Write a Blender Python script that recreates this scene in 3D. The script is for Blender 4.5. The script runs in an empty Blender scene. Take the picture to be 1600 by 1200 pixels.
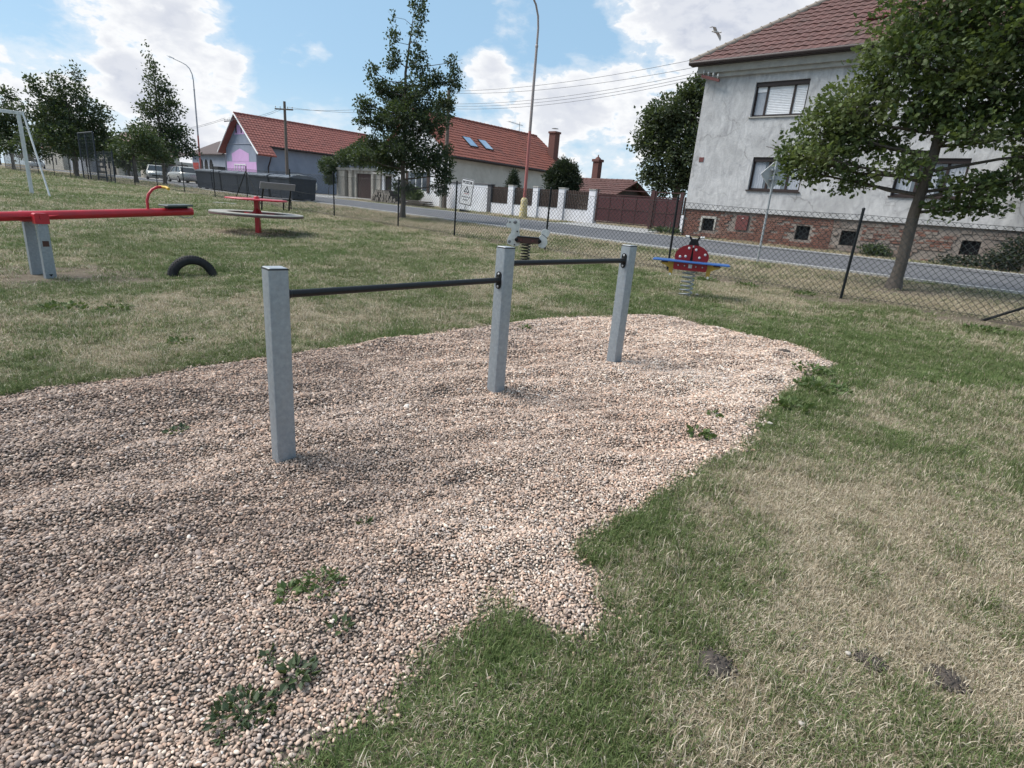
import bpy, math, random
import numpy as np
from mathutils import Vector, Matrix

scene = bpy.context.scene
C = scene.collection
rad = math.radians

# ---------------------------------------------------------------- camera
PITCH, ROLL, CAMH = rad(17.6), rad(4.7), 1.55
_f = Vector((0, math.cos(PITCH), -math.sin(PITCH)))
_u0 = Vector((0, math.sin(PITCH), math.cos(PITCH)))
_rx = Vector((1, 0, 0)) * math.cos(ROLL) + _u0 * math.sin(ROLL)
_up = Vector((-1, 0, 0)) * math.sin(ROLL) + _u0 * math.cos(ROLL)
cd = bpy.data.cameras.new('camera')
cd.sensor_width = 36.0
cd.lens = 877.0 / 1600.0 * 36.0
cd.clip_start, cd.clip_end = 0.05, 3000
cam = bpy.data.objects.new('camera', cd)
C.objects.link(cam)
cam.matrix_world = Matrix(((_rx.x, _up.x, -_f.x, 0), (_rx.y, _up.y, -_f.y, 0), (_rx.z, _up.z, -_f.z, CAMH), (0, 0, 0, 1)))
scene.camera = cam

# ---------------------------------------------------------------- sun, sky, exposure
SUN_EL, SUN_BEAR = rad(50), rad(-84)          # from the left, behind thin cloud
sd = bpy.data.lights.new('sun', 'SUN')
sd.energy, sd.angle, sd.color = 3.4, rad(38), (1.0, 0.95, 0.88)
sun = bpy.data.objects.new('sun', sd)
C.objects.link(sun)
_sv = Vector((math.sin(SUN_BEAR) * math.cos(SUN_EL), math.cos(SUN_BEAR) * math.cos(SUN_EL), math.sin(SUN_EL)))
sun.rotation_euler = _sv.to_track_quat('Z', 'Y').to_euler()
sun.location = (0, 0, 60)

scene.view_settings.view_transform = 'Standard'
scene.view_settings.look = 'None'
scene.view_settings.gamma = 1.0
scene.view_settings.use_curve_mapping = False
scene.view_settings.exposure = 0.66

scene.cycles.use_adaptive_sampling = True
scene.cycles.adaptive_threshold = 0.02
scene.cycles.max_bounces = 6
scene.cycles.diffuse_bounces = 3
scene.cycles.glossy_bounces = 2
scene.cycles.transmission_bounces = 2
scene.cycles.transparent_max_bounces = 4

world = bpy.data.worlds.new('World')
scene.world = world
world.use_nodes = True
world.cycles.sampling_method = 'MANUAL'
world.cycles.sample_map_resolution = 512


def build_world():
    nt = world.node_tree
    nt.nodes.clear()
    N = nt.nodes.new
    L = nt.links.new

    def math_(op, a, b=None, c=None, clamp=False):
        n = N('ShaderNodeMath'); n.operation = op; n.use_clamp = clamp
        for i, v in enumerate((a, b, c)):
            if v is None: continue
            if isinstance(v, (int, float)): n.inputs[i].default_value = v
            else: L(v, n.inputs[i])
        return n.outputs[0]

    def vmath(op, a, b=None):
        n = N('ShaderNodeVectorMath'); n.operation = op
        for i, v in enumerate((a, b)):
            if v is None: continue
            if isinstance(v, (tuple, list)): n.inputs[i].default_value = v
            else: L(v, n.inputs[i])
        return n
    sky = N('ShaderNodeTexSky'); sky.sky_type = 'NISHITA'
    sky.sun_disc = False
    sky.sun_elevation = SUN_EL; sky.sun_rotation = SUN_BEAR
    sky.altitude = 200; sky.air_density = 1.0; sky.dust_density = 1.2; sky.ozone_density = 1.5
    tc = N('ShaderNodeTexCoord')
    d = tc.outputs['Generated']
    sep = N('ShaderNodeSeparateXYZ'); L(d, sep.inputs[0])
    zc = math_('MAXIMUM', sep.outputs['Z'], 0.0)
    # clouds live on the sphere of directions, flattened a little
    mp = N('ShaderNodeMapping'); L(d, mp.inputs[0]); mp.inputs['Location'].default_value = (3.1, 1.7, 0.4); mp.inputs['Scale'].default_value = (1, 1, 1.9)
    mp.inputs['Rotation'].default_value = (0, 0.10, 0)

    def fbm(vec, scale, detail, rough, dist):
        n = N('ShaderNodeTexNoise'); n.noise_dimensions = '3D'
        L(vec, n.inputs['Vector'])
        n.inputs['Scale'].default_value = scale; n.inputs['Detail'].default_value = detail
        n.inputs['Roughness'].default_value = rough; n.inputs['Distortion'].default_value = dist
        return n.outputs['Fac']
    big = fbm(mp.outputs[0], 4.0, 2.0, 0.5, 0.0)
    med = fbm(mp.outputs[0], 9.0, 3.0, 0.55, 0.3)
    fine = fbm(mp.outputs[0], 30.0, 4.0, 0.58, 0.2)
    dens = math_('ADD', math_('MULTIPLY', big, 0.50), math_('ADD', math_('MULTIPLY', med, 0.70), math_('MULTIPLY', fine, 0.62)))
    # where the large clouds of this sky stand (direction, radius, weight)
    blobs = [((-.545, .825, .215), .085, .24), ((-.475, .863, .195), .060, .22), ((-.44, .880, .150), .030, .12), ((-.46, .878, .128), .03, .10), ((-.415, .895, .125), .03, .10),
             ((-.665, .740, .125), .045, .22), ((-.62, .78, .090), .050, .18), ((-.555, .828, .118), .030, .20), ((-.520, .850, .100), .035, .20), ((-.47, .880, .075), .06, .15), ((-.38, .920, .070), .07, .13), ((-.300, .950, .070), .06, .10), ((-.56, .83, .04), .10, .14), ((-.42, .905, .03), .10, .10),
             ((-.338, .921, .197), .026, .20), ((-.312, .925, .188), .018, .14), ((-.425, .89, .165), .02, .10),
             ((-.085, .973, .212), .030, .21), ((-.058, .975, .205), .022, .16), ((-.085, .978, .165), .05, .20), ((.0, .985, .155), .05, .16), ((.060, .978, .190), .055, .20), ((.13, .972, .165), .06, .19), ((.19, .965, .15), .06, .17), ((.05, .985, .11), .06, .11),
             ((.17, .945, .285), .07, .26), ((.27, .925, .262), .09, .26), ((.38, .89, .28), .14, .22), ((.02, .99, .07), .10, .09), ((.095, .965, .236), .030, -.20), ((.175, .957, .222), .032, -.20), ((.03, .972, .228), .025, -.14),
             ((-.231, .942, .245), .10, -.30), ((.030, .960, .262), .050, -.24), ((-.395, .890, .225), .05, -.24), ((-.49, .858, .135), .025, -.10), ((-.40, .908, .105), .03, -.08), ((-.625, .765, .172), .06, -.30), ((-.52, .845, .150), .03, -.14),
             ((-.365, .920, .135), .05, -.18), ((-.14, .955, .262), .06, -.22), ((-.19, .970, .17), .05, -.18), ((-.25, .955, .12), .05, -.10)]
    bias = None
    for c, r, w in blobs:
        dist = vmath('DISTANCE', d, c).outputs['Value']
        g = N('ShaderNodeMapRange'); g.interpolation_type = 'SMOOTHERSTEP'
        L(dist, g.inputs[0]); g.inputs[1].default_value = 0.0; g.inputs[2].default_value = r * 1.9; g.inputs[3].default_value = w; g.inputs[4].default_value = 0.0
        bias = g.outputs[0] if bias is None else math_('ADD', bias, g.outputs[0])
    dens = math_('ADD', dens, bias)

    def smooth(v, a, b, lo=0.0, hi=1.0):
        m = N('ShaderNodeMapRange'); m.interpolation_type = 'SMOOTHSTEP'
        L(v, m.inputs[0]); m.inputs[1].default_value = a; m.inputs[2].default_value = b; m.inputs[3].default_value = lo; m.inputs[4].default_value = hi
        return m.outputs[0]
    cover = math_('MAXIMUM', smooth(dens, 0.965, 1.11), smooth(dens, 0.80, 1.08, 0.0, 0.5))
    # thick middles are greyer than the lit rims
    core = math_('MULTIPLY', smooth(dens, 1.08, 1.34), smooth(fine, 0.25, 0.62, 1.0, 0.55))
    cc = N('ShaderNodeMix'); cc.data_type = 'RGBA'
    L(core, cc.inputs['Factor'])
    cc.inputs['A'].default_value = (7.7, 7.8, 7.95, 1); cc.inputs['B'].default_value = (4.6, 4.95, 5.8, 1)
    sk = N('ShaderNodeMix'); sk.data_type = 'RGBA'; sk.blend_type = 'MIX'
    sk.inputs['Factor'].default_value = 0.60
    L(sky.outputs[0], sk.inputs['A']); sk.inputs['B'].default_value = (3.5, 5.7, 7.7, 1)
    # pale haze towards the horizon
    hz = smooth(sep.outputs['Z'], 0.18, -0.02, 0.0, 0.45)
    hm = N('ShaderNodeMix'); hm.data_type = 'RGBA'
    L(hz, hm.inputs['Factor']); L(sk.outputs['Result'], hm.inputs['A']); hm.inputs['B'].default_value = (6.4, 7.5, 8.4, 1)
    mx = N('ShaderNodeMix'); mx.data_type = 'RGBA'
    L(cover, mx.inputs['Factor']); L(hm.outputs['Result'], mx.inputs['A']); L(cc.outputs['Result'], mx.inputs['B'])
    bg = N('ShaderNodeBackground'); bg.inputs['Strength'].default_value = 0.081
    L(mx.outputs['Result'], bg.inputs['Color'])
    out = N('ShaderNodeOutputWorld'); L(bg.outputs[0], out.inputs[0])


build_world()

# ---------------------------------------------------------------- site geometry
BEAR = rad(48.3)                                  # the street runs away to the left
DX, DY = -math.sin(BEAR), math.cos(BEAR)          # along the street (u)
NX, NY = math.cos(BEAR), math.sin(BEAR)           # across it, towards the houses (v)
STREET_ROT = math.atan2(-DY, -DX)                 # local +x to the right along facades, +y away


def W(u, v):
    return DX * u + NX * v, DY * u + NY * v


def terr(X, Y):
    X = np.asarray(X, float); Y = np.asarray(Y, float)
    v = X * NX + Y * NY
    t = np.maximum(v - 0.6, 0); s = t * t / (t + 1.2)
    s = np.where(s > 22, 22 + (s - 22) * .25, s); zv = .041 * s
    t = np.maximum(Y - 2, 0); s = t * t / (t + 1.0)
    zy = 1.3 * (1 - np.exp(-s / 28))
    return .95 * (zv ** 4 + zy ** 4) ** .25


def tz(X, Y):
    return float(terr(X, Y))


def wz(u, v):
    return tz(*W(u, v))


# ---------------------------------------------------------------- numpy value noise
_rng0 = np.random.default_rng(5)
_lat = _rng0.random((256, 256))


def vnoise(x, y, sc, ox=0.0, oy=0.0):
    x = np.asarray(x) * sc + ox + 1000; y = np.asarray(y) * sc + oy + 1000
    xi = np.floor(x).astype(int); yi = np.floor(y).astype(int)
    fx = x - xi; fy = y - yi
    fx = fx * fx * (3 - 2 * fx); fy = fy * fy * (3 - 2 * fy)
    g = lambda a, b: _lat[a & 255, b & 255]
    return (g(xi, yi) * (1 - fx) + g(xi + 1, yi) * fx) * (1 - fy) + (g(xi, yi + 1) * (1 - fx) + g(xi + 1, yi + 1) * fx) * fy


def fnoise(x, y, sc, o=0.0, octv=4, gain=.55):
    s = 0; a = 1; tot = 0
    for i in range(octv):
        s = s + a * vnoise(x, y, sc * 2 ** i, o + i * 17.3, o * 1.7 + i * 9.1); tot += a; a *= gain
    return s / tot


# ---------------------------------------------------------------- object helpers
def tag(o, label=None, cat=None, group=None, kind=None):
    if label: o['label'] = label
    if cat: o['category'] = cat
    if group: o['group'] = group
    if kind: o['kind'] = kind
    return o


def empty(name, loc, rz=0.0, label=None, cat=None, group=None):
    o = bpy.data.objects.new(name, None)
    o.empty_display_size = 0.2
    C.objects.link(o)
    o.location = loc; o.rotation_euler = (0, 0, rz)
    return tag(o, label, cat, group)


def street(name, u, v, z, label=None, cat=None, group=None):
    x, y = W(u, v)
    return empty(name, (x, y, z), STREET_ROT, label, cat, group)


def link(name, me, m, parent=None, loc=None, rz=None):
    if m is not None and not me.materials: me.materials.append(m)
    o = bpy.data.objects.new(name, me)
    C.objects.link(o)
    if parent: o.parent = parent
    if loc is not None: o.location = loc
    if rz is not None: o.rotation_euler = (0, 0, rz)
    return o


def copy_tree(o, parent=None):
    c = o.copy(); C.objects.link(c)
    if parent: c.parent = parent
    for ch in list(o.children):
        copy_tree(ch, c)
    return c


def mesh_np(name, V, F, smooth=False):
    """V (n,3), F (m,k) -> mesh"""
    V = np.ascontiguousarray(V, dtype=np.float32); F = np.ascontiguousarray(F, dtype=np.int32)
    me = bpy.data.meshes.new(name)
    me.vertices.add(len(V)); me.vertices.foreach_set('co', V.ravel())
    m, k = F.shape
    me.loops.add(m * k); me.loops.foreach_set('vertex_index', F.ravel())
    me.polygons.add(m)
    me.polygons.foreach_set('loop_start', np.arange(0, m * k, k, dtype=np.int32))
    me.polygons.foreach_set('loop_total', np.full(m, k, dtype=np.int32))
    me.update(calc_edges=True)
    me.polygons.foreach_set('use_smooth', np.full(m, bool(smooth)))
    return me


class MB:
    """collects simple solids into one mesh"""

    def __init__(self, off=(0, 0, 0)):
        self.v = []; self.f = []; self.sm = []; self.off = Vector(off)

    def add(self, vs, fs, smooth=False):
        b = len(self.v)
        self.v += [tuple(Vector(p) + self.off) for p in vs]
        self.f += [tuple(i + b for i in f) for f in fs]
        self.sm += [smooth] * len(fs)
        return self

    def box(self, x0, x1, y0, y1, z0, z1, M=None):
        vs = [(x0, y0, z0), (x1, y0, z0), (x1, y1, z0), (x0, y1, z0), (x0, y0, z1), (x1, y0, z1), (x1, y1, z1), (x0, y1, z1)]
        if M is not None: vs = [M @ Vector(p) for p in vs]
        return self.add(vs, [(0, 3, 2, 1), (4, 5, 6, 7), (0, 1, 5, 4), (1, 2, 6, 5), (2, 3, 7, 6), (3, 0, 4, 7)])

    def bbox(self, x0, x1, y0, y1, z0, z1, b=.01, M=None):
        """box with chamfered vertical and top edges"""
        pts = []
        for (z, i) in ((z0, 0), (z1 - b, 0), (z1, b)):
            e = b + i * .6
            ring = [(x0 + e, y0 + i), (x1 - e, y0 + i), (x1 - i, y0 + e), (x1 - i, y1 - e), (x1 - e, y1 - i), (x0 + e, y1 - i), (x0 + i, y1 - e), (x0 + i, y0 + e)]
            pts += [(x, y, z) for x, y in ring]
        if M is not None: pts = [M @ Vector(p) for p in pts]
        fs = [tuple(range(7, -1, -1)), tuple(range(16, 24))]
        for k in range(2):
            for i in range(8):
                j = (i + 1) % 8
                fs.append((k * 8 + i, k * 8 + j, k * 8 + 8 + j, k * 8 + 8 + i))
        return self.add(pts, fs)

    def tube(self, pts, r, n=8, cap=True, smooth=True):
        pts = [Vector(p) for p in pts]
        m = len(pts)
        rs = r if isinstance(r, (list, tuple)) else [r] * m
        t0 = (pts[1] - pts[0]).normalized()
        a = t0.orthogonal().normalized()
        vs = []
        for i, p in enumerate(pts):
            t = (pts[min(i + 1, m - 1)] - pts[max(i - 1, 0)]).normalized()
            a = (a - t * a.dot(t))
            a = a.normalized() if a.length > 1e-6 else t.orthogonal().normalized()
            b = t.cross(a)
            for k in range(n):
                an = 2 * math.pi * k / n
                vs.append(p + (a * math.cos(an) + b * math.sin(an)) * rs[i])
        fs = []
        for i in range(m - 1):
            for k in range(n):
                q = (k + 1) % n
                fs.append((i * n + k, i * n + q, (i + 1) * n + q, (i + 1) * n + k))
        self.add(vs, fs, smooth)
        if cap:
            self.add(vs[:n], [tuple(range(n - 1, -1, -1))]); self.add(vs[-n:], [tuple(range(n))])
        return self

    def prism(self, poly, y0, y1, M=None, smooth=False):
        """polygon in (x,z) extruded along y"""
        n = len(poly)
        vs = [(x, y0, z) for x, z in poly] + [(x, y1, z) for x, z in poly]
        if M is not None: vs = [M @ Vector(p) for p in vs]
        fs = [tuple(range(n)), tuple(range(2 * n - 1, n - 1, -1))]
        self.add(vs, fs)
        self.add(vs, [(i, i + n, (i + 1) % n + n, (i + 1) % n) for i in range(n)], smooth)
        return self

    def lathe(self, prof, n=16, M=None, smooth=True, closed=False):
        """profile [(r,z)] around z"""
        vs = []
        for r, z in prof:
            for k in range(n):
                a = 2 * math.pi * k / n
                vs.append(Vector((r * math.cos(a), r * math.sin(a), z)))
        if M is not None: vs = [M @ p for p in vs]
        m = len(prof); fs = []
        for i in range(m if closed else m - 1):
            j = (i + 1) % m
            for k in range(n):
                q = (k + 1) % n
                fs.append((i * n + k, i * n + q, j * n + q, j * n + k))
        self.add(vs, fs, smooth)
        if not closed:
            if prof[0][0] > 1e-4: self.add(vs[:n], [tuple(range(n - 1, -1, -1))])
            if prof[-1][0] > 1e-4: self.add(vs[-n:], [tuple(range(n))])
        return self

    def quad(self, a, b, c, d):
        return self.add([a, b, c, d], [(0, 1, 2, 3)])

    def ball(self, c, r, n=10, m=7, sc=(1, 1, 1)):
        M = Matrix.Translation(c) @ Matrix.Diagonal((*sc, 1))
        return self.lathe([(max(1e-5, r * math.sin(math.pi * i / m)), -r * math.cos(math.pi * i / m)) for i in range(m + 1)], n, M)

    def build(self, name, m, parent=None, loc=None, rz=None):
        me = bpy.data.meshes.new(name)
        me.from_pydata(self.v, [], self.f)
        me.polygons.foreach_set('use_smooth', self.sm)
        me.update()
        return link(name, me, m, parent, loc, rz)


def wall_holes(mb, x0, x1, z0, z1, y0, depth, holes):
    """sheet wall facing -y at y0 with reveals going back to y0+depth round each hole (hx0,hx1,hz0,hz1)"""
    xs = sorted({x0, x1, *[h[0] for h in holes], *[h[1] for h in holes]})
    zs = sorted({z0, z1, *[h[2] for h in holes], *[h[3] for h in holes]})
    for i in range(len(xs) - 1):
        for j in range(len(zs) - 1):
            cx, cz = (xs[i] + xs[i + 1]) / 2, (zs[j] + zs[j + 1]) / 2
            if any(h[0] < cx < h[1] and h[2] < cz < h[3] for h in holes): continue
            mb.quad((xs[i], y0, zs[j]), (xs[i + 1], y0, zs[j]), (xs[i + 1], y0, zs[j + 1]), (xs[i], y0, zs[j + 1]))
    for a, b, c, d in holes:
        y1 = y0 + depth
        mb.quad((a, y0, c), (a, y0, d), (a, y1, d), (a, y1, c)); mb.quad((b, y0, d), (b, y0, c), (b, y1, c), (b, y1, d))
        mb.quad((a, y0, d), (b, y0, d), (b, y1, d), (a, y1, d)); mb.quad((b, y0, c), (a, y0, c), (a, y1, c), (b, y1, c))
    return mb


# ---------------------------------------------------------------- materials
def new_mat(name):
    m = bpy.data.materials.new(name); m.use_nodes = True
    nt = m.node_tree; nt.nodes.clear()
    out = nt.nodes.new('ShaderNodeOutputMaterial')
    p = nt.nodes.new('ShaderNodeBsdfPrincipled')
    nt.links.new(p.outputs[0], out.inputs[0])
    return m, nt, p, out


def ramp(nt, fac, stops):
    r = nt.nodes.new('ShaderNodeValToRGB')
    while len(r.color_ramp.elements) < len(stops): r.color_ramp.elements.new(.5)
    for e, (pos, c) in zip(r.color_ramp.elements, stops):
        e.position = pos; e.color = (*c, 1)
    nt.links.new(fac, r.inputs[0])
    return r.outputs[0]


def noise(nt, vec, scale, detail=5, rough=.55, dist=0.0):
    n = nt.nodes.new('ShaderNodeTexNoise')
    if vec is not None: nt.links.new(vec, n.inputs['Vector'])
    n.inputs['Scale'].default_value = scale; n.inputs['Detail'].default_value = detail
    n.inputs['Roughness'].default_value = rough; n.inputs['Distortion'].default_value = dist
    return n.outputs['Fac']


def mixc(nt, fac, a, b, mode='MIX'):
    n = nt.nodes.new('ShaderNodeMix'); n.data_type = 'RGBA'; n.blend_type = mode
    if isinstance(fac, (int, float)): n.inputs['Factor'].default_value = fac
    else: nt.links.new(fac, n.inputs['Factor'])
    for k, v in (('A', a), ('B', b)):
        if isinstance(v, tuple): n.inputs[k].default_value = (*v, 1)
        else: nt.links.new(v, n.inputs[k])
    return n.outputs['Result']


def coords(nt, scale=(1, 1, 1), kind='Object'):
    tc = nt.nodes.new('ShaderNodeTexCoord'); mp = nt.nodes.new('ShaderNodeMapping')
    nt.links.new(tc.outputs[kind], mp.inputs[0]); mp.inputs['Scale'].default_value = scale
    return mp.outputs[0]


def bump(nt, p, h, strength=.3, dist=.02):
    b = nt.nodes.new('ShaderNodeBump'); b.inputs['Strength'].default_value = strength; b.inputs['Distance'].default_value = dist
    nt.links.new(h, b.inputs['Height']); nt.links.new(b.outputs[0], p.inputs['Normal'])


def pm(name, c1, c2=None, scale=6, rough=.7, metal=0.0, bmp=0.0, stretch=(1, 1, 1), spec=.4, lo=.35, hi=.7, dirt=None, bdist=.01):
    """two-tone noisy paint / stone / metal, optional dirt colour in blotches"""
    m, nt, p, out = new_mat(name)
    vec = coords(nt, stretch)
    c2 = c2 or tuple(x * .82 for x in c1)
    fac = noise(nt, vec, scale, 6, .6)
    col = ramp(nt, fac, [(lo, c1), (hi, c2)])
    if dirt:
        f2 = noise(nt, vec, scale * .37, 7, .68, .4)
        col = mixc(nt, ramp(nt, f2, [(.52, (0, 0, 0)), (.72, (.85, .85, .85))]), col, dirt)
    nt.links.new(col, p.inputs['Base Color'])
    p.inputs['Roughness'].default_value = rough; p.inputs['Metallic'].default_value = metal
    p.inputs['Specular IOR Level'].default_value = spec
    if bmp: bump(nt, p, noise(nt, vec, scale * 5, 5, .6), bmp, bdist)
    return m


M = {}
M['galv'] = pm('galvanised_steel', (.33, .365, .40), (.235, .265, .295), 38, .46, .5, .12, lo=.3, hi=.75, dirt=(.28, .30, .31))
M['galv_dull'] = pm('dull_zinc', (.40, .42, .44), (.30, .32, .34), 14, .5, .5, .08)
M['black_steel'] = pm('black_powder_coat', (.008, .008, .009), (.012, .012, .013), 40, .38, 0, .03, spec=.28)
M['black_plastic'] = pm('black_plastic', (.010, .010, .012), (.016, .016, .018), 20, .45, spec=.2)
M['bolt'] = pm('bolt_zinc', (.55, .56, .57), (.4, .4, .42), 20, .35, .7)
M['red_paint'] = pm('red_gloss_paint', (.46, .022, .035), (.38, .02, .03), 9, .33, 0, .03, dirt=(.30, .035, .04))
M['red_panel'] = pm('red_plastic_panel', (.215, .005, .013), (.17, .005, .012), 9, .38)
M['blue_panel'] = pm('blue_plastic_panel', (.026, .10, .30), (.022, .085, .26), 9, .38)
M['yellow_panel'] = pm('yellow_plastic_panel', (.58, .36, .06), (.5, .3, .05), 9, .4)
M['yellow_grip'] = pm('yellow_rubber_grip', (.62, .38, .035), (.5, .3, .03), 9, .5)
M['white_panel'] = pm('white_plastic_panel', (.62, .62, .61), (.48, .48, .47), 9, .45, dirt=(.40, .40, .38))
M['grey_spot'] = pm('grey_plastic_spot', (.17, .17, .18), (.12, .12, .13), 9, .5)
M['brown_panel'] = pm('brown_plastic_panel', (.075, .03, .022), (.05, .022, .018), 9, .42)
M['white_wood'] = pm('flaking_white_paint', (.62, .62, .62), (.48, .48, .48), 11, .6, 0, .15, (1, 1, .3), dirt=(.33, .31, .29))
M['rubber'] = pm('old_tyre_rubber', (.014, .015, .017), (.028, .028, .030), 15, .75, 0, .2, dirt=(.05, .046, .04), spec=.25)
M['seat_board'] = pm('dark_seat_board', (.06, .075, .068), (.04, .05, .046), 12, .5)
M['grey_board'] = pm('weathered_pale_board', (.33, .32, .29), (.24, .23, .21), 10, .6, 0, .1, dirt=(.20, .17, .15))
M['ring_side'] = pm('brown_ring_edge', (.13, .07, .065), (.09, .05, .05), 10, .6)
M['bench_plank'] = pm('greyed_bench_plank', (.27, .25, .26), (.20, .18, .19), 12, .65, 0, .1, (1, 6, 6))
M['fence_green'] = pm('dark_fence_coating', (.008, .010, .012), (.012, .015, .017), 12, .5, spec=.2)
M['wire'] = pm('fence_wire_coating', (.022, .028, .030), (.034, .040, .042), 12, .5, spec=.2)
M['cable'] = pm('cable_grey', (.10, .11, .12), (.08, .08, .09), 12, .6)
M['wood_pole'] = pm('weathered_pole_wood', (.15, .12, .10), (.09, .072, .06), 7, .8, 0, .3, (6, 6, .6))
M['concrete'] = pm('grey_concrete', (.34, .33, .31), (.25, .245, .23), 5, .85, 0, .25, dirt=(.19, .185, .17))
M['lamp_red'] = pm('faded_red_lamp_paint', (.36, .12, .11), (.30, .10, .09), 6, .55, 0, .05, (1, 1, .25), dirt=(.27, .12, .10))
M['lamp_grey'] = pm('bare_lamp_steel', (.33, .27, .25), (.26, .24, .24), 6, .5, .3, .05)
M['lamp_zinc'] = pm('pale_lamp_steel', (.40, .41, .43), (.33, .34, .36), 6, .5, .35, .05)
M['yellow_base'] = pm('flaking_yellow_concrete', (.50, .40, .15), (.56, .52, .42), 13, .85, 0, .35, lo=.42, hi=.60, dirt=(.20, .16, .11))
M['white_wall'] = pm('whitewashed_wall', (.70, .71, .76), (.60, .61, .66), 2.4, .85, 0, .25, (1, 1, .5), dirt=(.48, .48, .50))
M['coping'] = pm('dark_coping', (.10, .10, .11), (.07, .07, .08), 6, .8, 0, .2)
M['brown_wood'] = pm('dark_brown_pickets', (.050, .030, .024), (.03, .02, .017), 8, .7, 0, .15, (6, 6, .6))
M['gate_red'] = pm('oxide_red_gate', (.072, .022, .025), (.058, .019, .022), 5, .5, 0, .06, dirt=(.05, .019, .02))
M['gate_frame'] = pm('dark_gate_frame', (.055, .02, .02), (.04, .016, .016), 5, .5)
M['frame_dark'] = pm('dark_window_frame', (.028, .016, .014), (.02, .012, .011), 8, .5)
M['frame_white'] = pm('white_window_frame', (.72, .72, .72), (.62, .62, .62), 8, .5)
M['blind'] = pm('white_blind', (.74, .75, .78), (.66, .67, .70), 9, .7)
M['curtain'] = pm('grey_net_curtain', (.42, .45, .50), (.22, .24, .28), 9, .9, 0, .2, (14, 1, .8))
M['dark_inside'] = pm('dark_interior', (.012, .013, .016), (.02, .02, .024), 3, .9)
M['cornice'] = pm('grey_cornice', (.40, .39, .36), (.32, .31, .29), 4, .85, 0, .15, dirt=(.24, .23, .21))
M['gutter'] = pm('brown_gutter', (.045, .03, .03), (.03, .022, .022), 8, .5)
M['rust_red'] = pm('rust_red_plate', (.14, .042, .040), (.10, .032, .03), 8, .6, 0, .1)
M['brick'] = pm('red_brown_brick', (.190, .088, .066), (.125, .066, .054), 3.3, .9, 0, .5, dirt=(.24, .165, .135))
M['mortar'] = pm('crumbling_mortar', (.26, .225, .20), (.18, .155, .14), 5, .95, 0, .6, dirt=(.13, .10, .09))
M['rubble'] = pm('grey_rubble', (.25, .215, .19), (.155, .13, .115), 4, .95, 0, .6, dirt=(.20, .105, .08))
M['chimney_brick'] = pm('chimney_brick', (.150, .065, .055), (.105, .050, .044), 9, .9, 0, .4, (1, 1, 4), dirt=(.085, .05, .045))
M['tile_dull'] = pm('dull_red_tiles', (.128, .062, .055), (.096, .050, .045), 2.2, .75, 0, .25, dirt=(.085, .058, .051))
M['tile_red'] = pm('orange_red_tiles', (.225, .070, .048), (.165, .054, .040), 1.6, .75, 0, .25, dirt=(.115, .050, .042))
M['tile_bright'] = pm('brick_red_tiles', (.255, .085, .068), (.205, .070, .058), 1.6, .75, 0, .25, dirt=(.165, .068, .058))
M['tile_dark'] = pm('dark_brown_tiles', (.075, .05, .048), (.05, .035, .035), 2, .8, 0, .25)
M['ridge'] = pm('grey_ridge_tiles', (.27, .235, .20), (.20, .165, .14), 6, .85, 0, .3)
M['cream_plaster'] = pm('cream_plaster', (.56, .53, .49), (.47, .445, .41), 1.4, .9, 0, .35, dirt=(.36, .335, .31))
M['white_plaster'] = pm('white_plaster', (.74, .75, .78), (.66, .67, .70), 1.4, .9, 0, .3, dirt=(.56, .57, .59))
M['blue_plaster'] = pm('blue_grey_plaster', (.25, .285, .36), (.21, .24, .31), 1.2, .9, 0, .3, dirt=(.19, .215, .27))
M['lilac'] = pm('lilac_paint', (.56, .35, .60), (.51, .32, .55), 2, .85, 0, .2)
M['grey_plaster2'] = pm('mid_grey_plaster', (.31, .34, .40), (.26, .28, .34), 1.2, .9, 0, .3)
M['stone_pillar'] = pm('pale_stone_pillar', (.45, .42, .37), (.28, .26, .235), 7, .9, 0, .6)
M['garage_brown'] = pm('brown_garage_door', (.070, .040, .036), (.055, .032, .03), 4, .55, 0, .06)
M['bin_grey'] = pm('dark_grey_plastic', (.027, .035, .052), (.022, .029, .043), 3, .55, 0, .05, dirt=(.035, .043, .058), spec=.15)
M['bin_lid'] = pm('highlit_lid_plastic', (.13, .145, .17), (.10, .112, .135), 3, .30, 0, .05)  # lid lighter than the body: top highlights put into its colour
M['log_bark'] = pm('log_bark', (.055, .045, .038), (.03, .025, .022), 9, .9, 0, .4)
M['log_end'] = pm('log_end_grain', (.27, .245, .22), (.15, .135, .12), 14, .9, 0, .2)
M['car_silver'] = pm('silver_car_paint', (.46, .46, .44), (.44, .44, .42), 3, .28, .35, 0)
M['car_white'] = pm('white_car_paint', (.70, .71, .72), (.68, .69, .70), 3, .28, 0, 0)
M['car_glass'] = pm('car_glass', (.03, .036, .042), (.025, .03, .035), 3, .08, 0, 0, spec=.8)
M['headlight'] = pm('headlight_glass', (.55, .57, .6), (.5, .52, .55), 3, .12)
M['red_light'] = pm('red_tail_lamp', (.35, .015, .015), (.3, .012, .012), 3, .2)
M['rim'] = pm('alloy_rim', (.42, .43, .45), (.36, .37, .38), 6, .35, .5)
M['sign_white'] = pm('white_sign_sheet', (.66, .66, .67), (.60, .60, .61), 5, .5)
M['sign_black'] = pm('black_print', (.03, .03, .035), (.025, .025, .03), 5, .6)
M['sign_red'] = pm('red_print', (.42, .07, .06), (.38, .06, .05), 5, .6)
M['sign_back'] = pm('sign_back_zinc', (.50, .52, .54), (.42, .44, .46), 5, .45, .4)
M['bird'] = pm('pale_grey_feathers', (.60, .58, .56), (.40, .37, .35), 9, .8)
M['asphalt'] = pm('old_asphalt', (.115, .118, .130), (.092, .095, .105), 2.2, .9, 0, .4, dirt=(.145, .146, .155), bdist=.004)
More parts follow.
